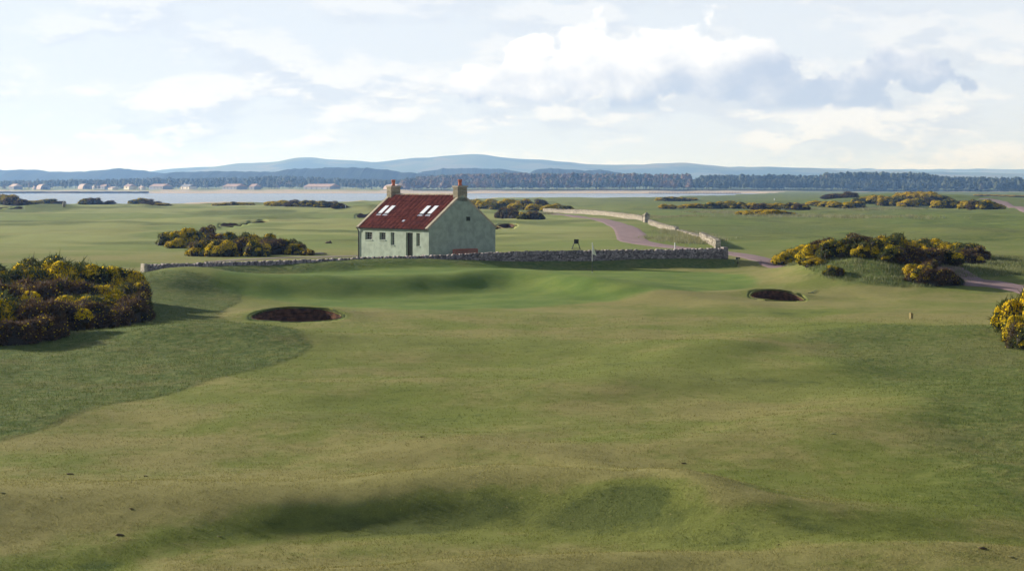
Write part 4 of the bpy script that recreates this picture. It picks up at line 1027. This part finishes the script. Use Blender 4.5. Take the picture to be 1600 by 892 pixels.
gorse('dark gorse bush directly behind the red flag', [(1467, 325, 3, 2.4, H_), (1482, 325, 3.2, 2.5, Mi), (1496, 325, 2.8, 2.2, Lo)])
gorse('dark gorse bush directly behind the white flag', [(1512, 326, 3, 2.3, H_), (1526, 327, 3, 2.2, Lo), (1541, 327, 3, 2.6, Mi), (1556, 327, 2.6, 1.8, H_)])
gorse('thin yellow gorse line in the distance at the right edge', [(1530+i*14, 306+i*.4, 5, 1.2, H_) for i in range(7)])
gorse('wide gorse thicket with a bright yellow crest behind the grassy mound', [
    (1232, 411, 1.5, 1.34, H_), (1222, 413, 1.1, 1.09, H_), (1250, 406, 1.7, 1.68, H_), (1268, 408, 1.5, 1.51, H_), (1285, 402, 1.6, 1.51, Lo), (1273, 414, 1.1, 0.76, H_), (1305, 400, 1.6, 1.43, Mi), (1325, 398, 1.6, 1.43, Mi), (1343, 396, 1.6, 1.51, Lo), (1352, 400, 1.2, 1.18, H_), (1362, 398, 1.5, 1.34, Lo),
    (1385, 400, 1.8, 1.85, H_), (1405, 396, 1.8, 1.85, H_), (1425, 400, 1.9, 1.93, H_), (1448, 396, 1.9, 1.85, H_), (1470, 402, 1.9, 1.76, H_), (1492, 402, 1.8, 1.76, H_), (1510, 404, 1.7, 1.60, Mi), (1528, 406, 1.4, 1.34, Lo),
    (1400, 408, 1.5, 1.26, Mi), (1420, 411, 1.6, 1.26, Lo), (1450, 412, 1.5, 1.34, Lo), (1475, 413, 1.6, 1.34, Lo), (1500, 413, 1.5, 1.34, Lo), (1520, 413, 1.2, 1.09, Lo)])
gorse('small lone yellow gorse tuft on the front of the grassy mound', [(1302, 429, .75, .8, Mi), (1311, 430, .45, .5, Lo)])
gorse('brown rounded gorse bush on the near right foot of the grassy mound', [(1440, 440, 1.3, 1.45, Mi), (1462, 444, 1.4, 1.35, Lo), (1482, 444, 1.1, 1.0, Lo), (1427, 428, .9, .9, H_), (1450, 436, 1.1, 1.4, Lo)])
gorse('bright yellow gorse bush cut by the right edge of the view', [(1592, 520, 1.25, 2.0, H_), (1620, 528, 1.7, 2.7, H_), (1588, 534, .8, 1.4, H_), (1605, 545, 1.0, 1.3, Mi), (1660, 520, 2, 2.6, Mi)])

# ------------------------------------------------------------------ tufts of grass
def blades(name, label, pts, hgt, wid, mt, per=7, seed=0, spread=.12, sun=.35):
    r = np.random.RandomState(seed); P = np.repeat(np.asarray(pts, float), per, 0); n = len(P)
    P[:, :2] += r.randn(n, 2)*spread
    h = hgt*r.uniform(.5, 1.25, n); a = r.rand(n)*2*pi; ln = r.uniform(.1, .7, n)*h
    P[:, 2] = G0(P[:, 0], P[:, 1])-.01
    dx, dy = np.cos(a), np.sin(a); b = r.rand(n)*2*pi
    wv = np.stack([np.cos(b), np.sin(b), b*0], 1)*wid*r.uniform(.6, 1.3, (n, 1))
    tip = P+np.stack([dx*ln, dy*ln, h], 1)
    V = np.stack([P-wv, P+wv, tip], 1).reshape(-1, 3)
    o = npmesh(name, V, np.arange(3*n).reshape(-1, 3), M[mt], attrs={'rnd': ('FACE', r.rand(n))})
    return tag(o, label, 'grass', kind='stuff')
def inside(poly, n, seed, dens=None):
    r = np.random.RandomState(seed); a = np.array([p[:2] for p in poly]); lo, hi = a.min(0), a.max(0)
    P = lo+(hi-lo)*r.rand(n, 2); ok = poly_sd(P[:, 0], P[:, 1], poly) > 0
    ok &= fbm(P[:, 0]/1.6, P[:, 1]/1.6, 3)+.25*r.randn(n) > (-.2 if dens is None else dens)
    P = P[ok]; u = P[:, 0]/P[:, 1]; P = P[np.abs(u) < .34]
    for bk in BK[:2]: P = P[np.hypot((P[:, 0]-bk[0])/bk[2], (P[:, 1]-bk[1])/bk[3]) > 1.2]
    return np.concatenate([P, np.zeros((len(P), 1))], 1)
blades('rough_grass', 'coarse dark rough grass on the left bank below the gorse', inside(R_LEFT, 60000, 1), .10, .010, 'tuft', 4, 1, .12)
blades('rough_grass', 'rough grass covering the mound in front of the right thicket', inside(R_MOUND, 30000, 2), .22, .02, 'tuft', 5, 2, .15)
blades('rough_grass', 'short rough grass on the shaded slope at the right', inside(R_RIGHT, 40000, 3), .05, .007, 'tuft', 4, 3, .12)
def short_turf(n, seed, Y0, Y1, hgt, wid):
    r = np.random.RandomState(seed); q = r.rand(n); Y = 1/(1/Y0+(1/Y1-1/Y0)*q); X = Y*r.uniform(-.31, .31, n)
    c = fbm(X*1.3, Y*1.3, 3)+.35*r.randn(n); k = c > -.25
    for bk in BK[:2]: k &= np.hypot((X-bk[0])/bk[2], (Y-bk[1])/bk[3]) > 1.03
    X, Y = X[k], Y[k]; n = len(X)
    P = np.stack([X, Y, G0(X, Y)-.005], 1); g_, r_, d_, s_ = attrs_at(X, Y)
    h = hgt*r.uniform(.4, 1.3, n)*(1+.8*r_-.5*g_); a = r.rand(n)*2*pi; b = r.rand(n)*2*pi; ln = h*r.uniform(.3, 1.3, n); w_ = wid*r.uniform(.6, 1.5, n)*np.clip(Y/40, .8, 2.5)
    wv = np.stack([np.cos(b)*w_, np.sin(b)*w_, b*0], 1); V = np.stack([P-wv, P+wv, P+np.stack([np.cos(a)*ln, np.sin(a)*ln, h], 1)], 1).reshape(-1, 3)
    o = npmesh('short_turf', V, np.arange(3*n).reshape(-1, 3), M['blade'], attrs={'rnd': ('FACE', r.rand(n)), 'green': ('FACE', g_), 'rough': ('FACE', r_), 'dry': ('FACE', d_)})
    return tag(o, 'closely mown blades of grass covering the near fairway', 'grass', kind='stuff')
short_turf(520000, 71, 27, 105, .040, .006)
blades('fescue_grass', 'bleached grass tips on the mound in front of the right thicket', inside(R_MOUND, 9000, 12), .26, .02, 'fescue', 4, 12, .2)
def along(L, n, seed, sp):
    r = np.random.RandomState(seed); P = np.array([pix(a, b)[:2] for a, b in L]); S_ = np.concatenate([[0], np.cumsum(np.hypot(*np.diff(P, axis=0).T))])
    s = r.rand(n)*S_[-1]; x = np.interp(s, S_, P[:, 0])+r.randn(n)*sp; y = np.interp(s, S_, P[:, 1])+r.randn(n)*sp
    return np.stack([x, y, x*0], 1)
blades('fescue_grass', 'long pale grass growing along the pale walls by the path', np.concatenate([along([(900, 331), (960, 334), (1000, 337)], 300, 5, 1.5), along([(1020, 338), (1075, 338)], 500, 6, 2.5), along([(1045, 361), (1062, 364), (1085, 370), (1100, 376)], 900, 7, 1.3), along([(1030, 372), (1060, 376), (1085, 381)], 300, 17, 1.4)]), .42, .03, 'fescue', 9, 5, .25)
blades('fescue_grass', 'pale dry grass on the far right field before the dunes', np.concatenate([along([(1180, 337), (1240, 338), (1330, 341), (1440, 340)], 520, 8, 4.), along([(1115, 331), (1145, 334)], 500, 9, 3.5), along([(1360, 326), (1430, 327)], 500, 10, 4), along([(1270, 327), (1350, 328)], 500, 12, 4)]), .6, .05, 'fescue', 9, 6, .5)
blades('fescue_grass', 'pale dune grass in front of the gorse behind the cottage', along([(805, 334), (850, 335)], 500, 11, 2.), .6, .04, 'fescue', 9, 7, .4)

# ------------------------------------------------------------------ small things on the links
x, y, z = pix(925.3, 425.5)
fl = thing('golf_flag', 'white flag hanging on its pole on the green before the stone wall', 'flag', (x, y, z))
MB().tube([(0, 0, -.1), (0, 0, .85)], .02, 8).build('shaded_lower_pole', M['black'], fl)  # black paints the wall's shadow onto the foot of the pole
MB().tube([(0, 0, .85), (.008, 0, 2.3)], .019, 8).build('upper_pole', M['white'], fl)
V = []; nu, nv_ = 9, 12
for j in range(nv_+1):
    for i in range(nu+1):
        u_, v_ = i/nu, j/nv_; zz = 2.27-v_*.85-u_*.25*(1-v_*.4); wx = .02+u_*(.08+.24*v_)
        V.append((wx, .05*sin(u_*9+v_*2)*u_, zz if v_ < 1 else zz))
Fc = [(j*(nu+1)+i, j*(nu+1)+i+1, (j+1)*(nu+1)+i+1, (j+1)*(nu+1)+i) for j in range(nv_) for i in range(nu)]
npmesh('flag_cloth', V, Fc, M['yellowish'], fl, smooth=True)
MB().lathe([(0, .01), (.054, .012), (.06, .006), (.06, -.1)], 14).build('hole_cup', M['white'], fl)
# tee sign on an A-frame
x, y, z = pix(900.5, 389.8)
zt = CH-(374-HZ)*y/F-z; s = zt/.95
sg = thing('tee_sign', 'small black board on an A-frame behind the stone wall', 'sign', (x, y, z), .1)
wb = 3.6/F*y; wl = 6.8/F*y
MB().box(-wb, -.03, zt*.56, wb, .01, zt).build('sign_board', M['black'], sg)
for q in (-1, 1):
    MB().tube([(q*wl, .0, -.05), (q*wb*.6, .03, zt*.9)], .025, 6).build('leg', M['black'], sg)
    MB().tube([(q*wl, .55, -.05), (q*wb*.6, .05, zt*.9)], .022, 6).build('leg', M['black'], sg)
MB().tube([(-wl*.9, 0.0, .11), (wl*.9, 0, .11)], .03, 6).build('foot_rail', M['black'], sg)
# white post by the path
x, y, z = pix(1054.5, 389.5)
wp = thing('marker_post', 'slim white post by the path just behind the right part of the wall', 'post', (x, y, z))
MB().lathe([(.06, -.1), (.06, .42), (.056, .43), (.056, .47), (.06, .48), (.06, .62), (.045, .67), (0, .69)], 12).build('shaft', M['white'], wp, True)
# dark litter/ballwasher stand
x, y, z = pix(1153, 411)
ls = thing('ball_washer', 'small dark stand with a boxy head beside the path right of the wall end', 'stand', (x, y, z))
MB().tube([(0, 0, -.05), (0, 0, .35)], .025, 8).build('pole', M['black'], ls)
MB().box(-.17, -.1, .30, -.01, .1, .47).box(.01, -.08, .33, .17, .08, .45).build('box', M['black'], ls)
MB().lathe([(.12, 0), (.12, .02), (.03, .04)], 10).build('foot_plate', M['black'], ls)
for px, py, lb in ((1189, 413, 'thin dark stake on the path edge left of the right gorse'), (1112, 392, 'thin dark stake behind the right end of the stone wall')):
    x, y, z = pix(px, py); st = thing('stake', lb, 'stake', (x, y, z))
    MB().tube([(0, 0, -.1), (0, 0, .34)], .014, 6).build('shaft', M['black'], st); MB().lathe([(0, .36), (.022, .35), (.022, .33), (0, .32)], 8).build('cap', M['black'], st)
# wooden stump in the right fairway
x, y, z = pix(1423.6, 498)
sp = thing('stump_post', 'short square wooden post alone on the right fairway', 'post', (x, y, z), .5)
mb = MB(); mb.hexa([(-.075, -.075, -.1), (.075, -.075, -.1), (-.075, .075, -.1), (.075, .075, -.1), (-.078, -.07, .30), (.07, -.075, .28), (-.07, .078, .32), (.075, .07, .30)]); mb.build('post_body', M['postwood'], sp)
mb = MB(); mb.add([(-.08, -.075, .303), (.075, -.08, .283), (.08, .075, .303), (-.075, .083, .323), (0, 0, .335)], [(0, 1, 4), (1, 2, 4), (2, 3, 4), (3, 0, 4)]); mb.build('weathered_top', M['postwood'], sp)
# rake beside the right bunker
a = pix(1267, 458.5); b = (a[0]+.62, a[1]+1.45, float(G0(np.array([a[0]+.62]), np.array([a[1]+1.45]))[0]))
rk = thing('bunker_rake', 'green handled rake lying on the turf beside the right pot bunker', 'rake', (a[0], a[1], a[2]))
M['rakegreen'] = mat('dark_green_plastic', (.03, .09, .05), .5)
MB().tube([(0, 0, .05), (b[0]-a[0], b[1]-a[1], b[2]-a[2]+.05)], .02, 6).build('handle', M['rakegreen'], rk)
mb = MB(); mb.box(-.2, -.02, .03, .2, .02, .06)
for i in range(7): mb.box(-.18+i*.06-.006, -.01, -.03, -.18+i*.06+.006, .01, .028)
mb.build('rake_head', M['rakegreen'], rk)
# far flags
for px, py, pt, c, lb in ((1469, 324.5, 320, 'red', 'tiny red flag on the far green before the gorse bank'), (1523, 327, 320.5, 'white', 'tiny white flag on the far green before the dark gorse')):
    x, y, z = pix(px, py); k = y/F; hp = max(1.6, (py-pt)*k)
    f2_ = thing('golf_flag', lb, 'flag', (x, y, z)); MB().tube([(0, 0, -.1), (0, 0, hp)], .025, 6).build('pole', M['white'], f2_)
    V = [(.02+.11*i, .05*sin(i*1.6), hp-.02-j*.28-.03*i) for j in range(4) for i in range(6 if c == 'red' else 9)]; m_ = 6 if c == 'red' else 9
    npmesh('flag_cloth', V, [(j*m_+i, j*m_+i+1, (j+1)*m_+i+1, (j+1)*m_+i) for j in range(3) for i in range(m_-1)], M['red' if c == 'red' else 'white'], f2_, smooth=True)
# standing stone marker on the left field
x, y, z = pix(100, 323.5); k = y/F
ss2 = MB(); v2, f2 = I2
q = v2*np.array([2.6*k, 1.0, 5.2*k]); q[:, 2] += 4.2*k; q += .10*np.random.RandomState(2).randn(*q.shape); q[:, 0] *= np.where(q[:, 2] > 5*k, .75, 1)
o = npmesh('standing_stone', q, f2, M['stone_pale'], loc=(x, y, z), attrs={'rnd': ('FACE', np.full(len(f2), .5))}); tag(o, 'pale upright stone on the left field before the water', 'stone')
# tiny white posts on the far dunes
for px, py, lb in ((1210, 313, 'tiny white marker post on the far flat right of the pier'), (508, 313.5, 'tiny white marker post above the long gorse bank'), (540, 325, 'tiny white post at the right tip of the long gorse bank')):
    x, y, z = pix(px, py); k = y/F; t = thing('marker_post', lb, 'post', (x, y, z)); MB().tube([(0, 0, -.1), (0, 0, 1.6*k+.3)], .7*k, 8).build('shaft', M['white'], t); MB().lathe([(.7*k, 0), (.5*k, .1), (0, .14)], 8, (0, 0, 1.6*k+.3)).build('cap', M['white'], t)
# flat stones beside the track
x, y, z = pix(500, 397); v2, f2 = I2
q = v2*np.array([.7, .3, .10])+.02*np.random.RandomState(5).randn(*v2.shape); o = npmesh('flat_stone', q, f2, M['stone_grey'], loc=(x, y, z+.05), attrs={'rnd': ('FACE', np.full(len(f2), .4))}); tag(o, 'low flat stone lying at the right tip of the gorse clump', 'stone')
x, y, z = pix(513, 380); q = v2*np.array([.4, .4, .18])+.05*np.random.RandomState(6).randn(*v2.shape)
o = npmesh('earth_scrape', q, f2, M['earth'], loc=(x, y, z+.04)); tag(o, 'small brown heap of earth on the field left of the cottage', 'earth heap')
# turf divots: small lifted flaps of turf with earth beneath
DV = [(110, 741, .16, 'dark flap of turf upper left of the foreground'), (228, 744, .12, 'thin dark divot right of the upper left flap'), (188, 836, .17, 'largest dark turf flap low in the left foreground'),
      (4, 770, .13, 'pale torn divot at the left edge'), (94, 777, .1, 'small tan divot below the dark flap, lefthand'), (205, 795, .10, 'thin dark scrape above the largest turf flap'), (343, 838, .11, 'pale flat divot right of the largest turf flap'),
      (660, 683, .13, 'small dark divot near the middle of the fairway'), (1068, 724, .14, 'dark divot beneath the right of the middle crest'), (1302, 678, .17, 'long pale divot on the right fairway'), (1536, 857, .17, 'dark long divot in the lower right corner'),
      (1580, 870, .13, 'pale divot close to the lower right corner'), (1525, 790, .12, 'tan divot on the right above the corner'), (1217, 851, .07, 'dark pellet of turf low right of centre'), (880, 670, .06, 'small dark speck of turf in mid fairway')]
for i, (px, py, s, lb) in enumerate(DV):
    x, y, z = pix(px, py); r = np.random.RandomState(i+40); pale = lb.startswith(('pale', 'tan', 'long pale', 'small tan'))
    s = s*.5; q = v2*np.array([s, s*.5, s*.28 if not pale else s*.12]); q = q*(1+.22*r.randn(len(q), 1)); q[:, 2] += .01
    o = npmesh('turf_divot', q, f2, M['fescue'] if pale else M['earth'], loc=(x, y, z), attrs={'rnd': ('FACE', r.rand(len(f2)))}); o.rotation_euler = (0, .15, r.rand()*.8)
    tag(o, lb, 'divot', 'torn pieces of turf on the fairway')

# ------------------------------------------------------------------ haze
hb_ = MB().box(-6500, -120, -7.5, 6500, 17000, 190)
hz = hb_.build('haze', M['white']); hz.data.materials.clear()
m = bpy.data.materials.new('haze_air'); m.use_nodes = True; nt = m.node_tree; nt.nodes.clear()
vp = nn(nt, 'ShaderNodeVolumePrincipled', inp={'Color': (.38, .72, 1.45, 1), 'Absorption Color': (1, 1, 1, 1), 'Density': .000085, 'Anisotropy': 0.35})
nn(nt, 'ShaderNodeOutputMaterial', inp={1: vp.outputs[0]})
hz.data.materials.append(m); tag(hz, 'pale blue air between the viewer and the far hills', 'haze', kind='stuff')
scene.cycles.volume_bounces = 0
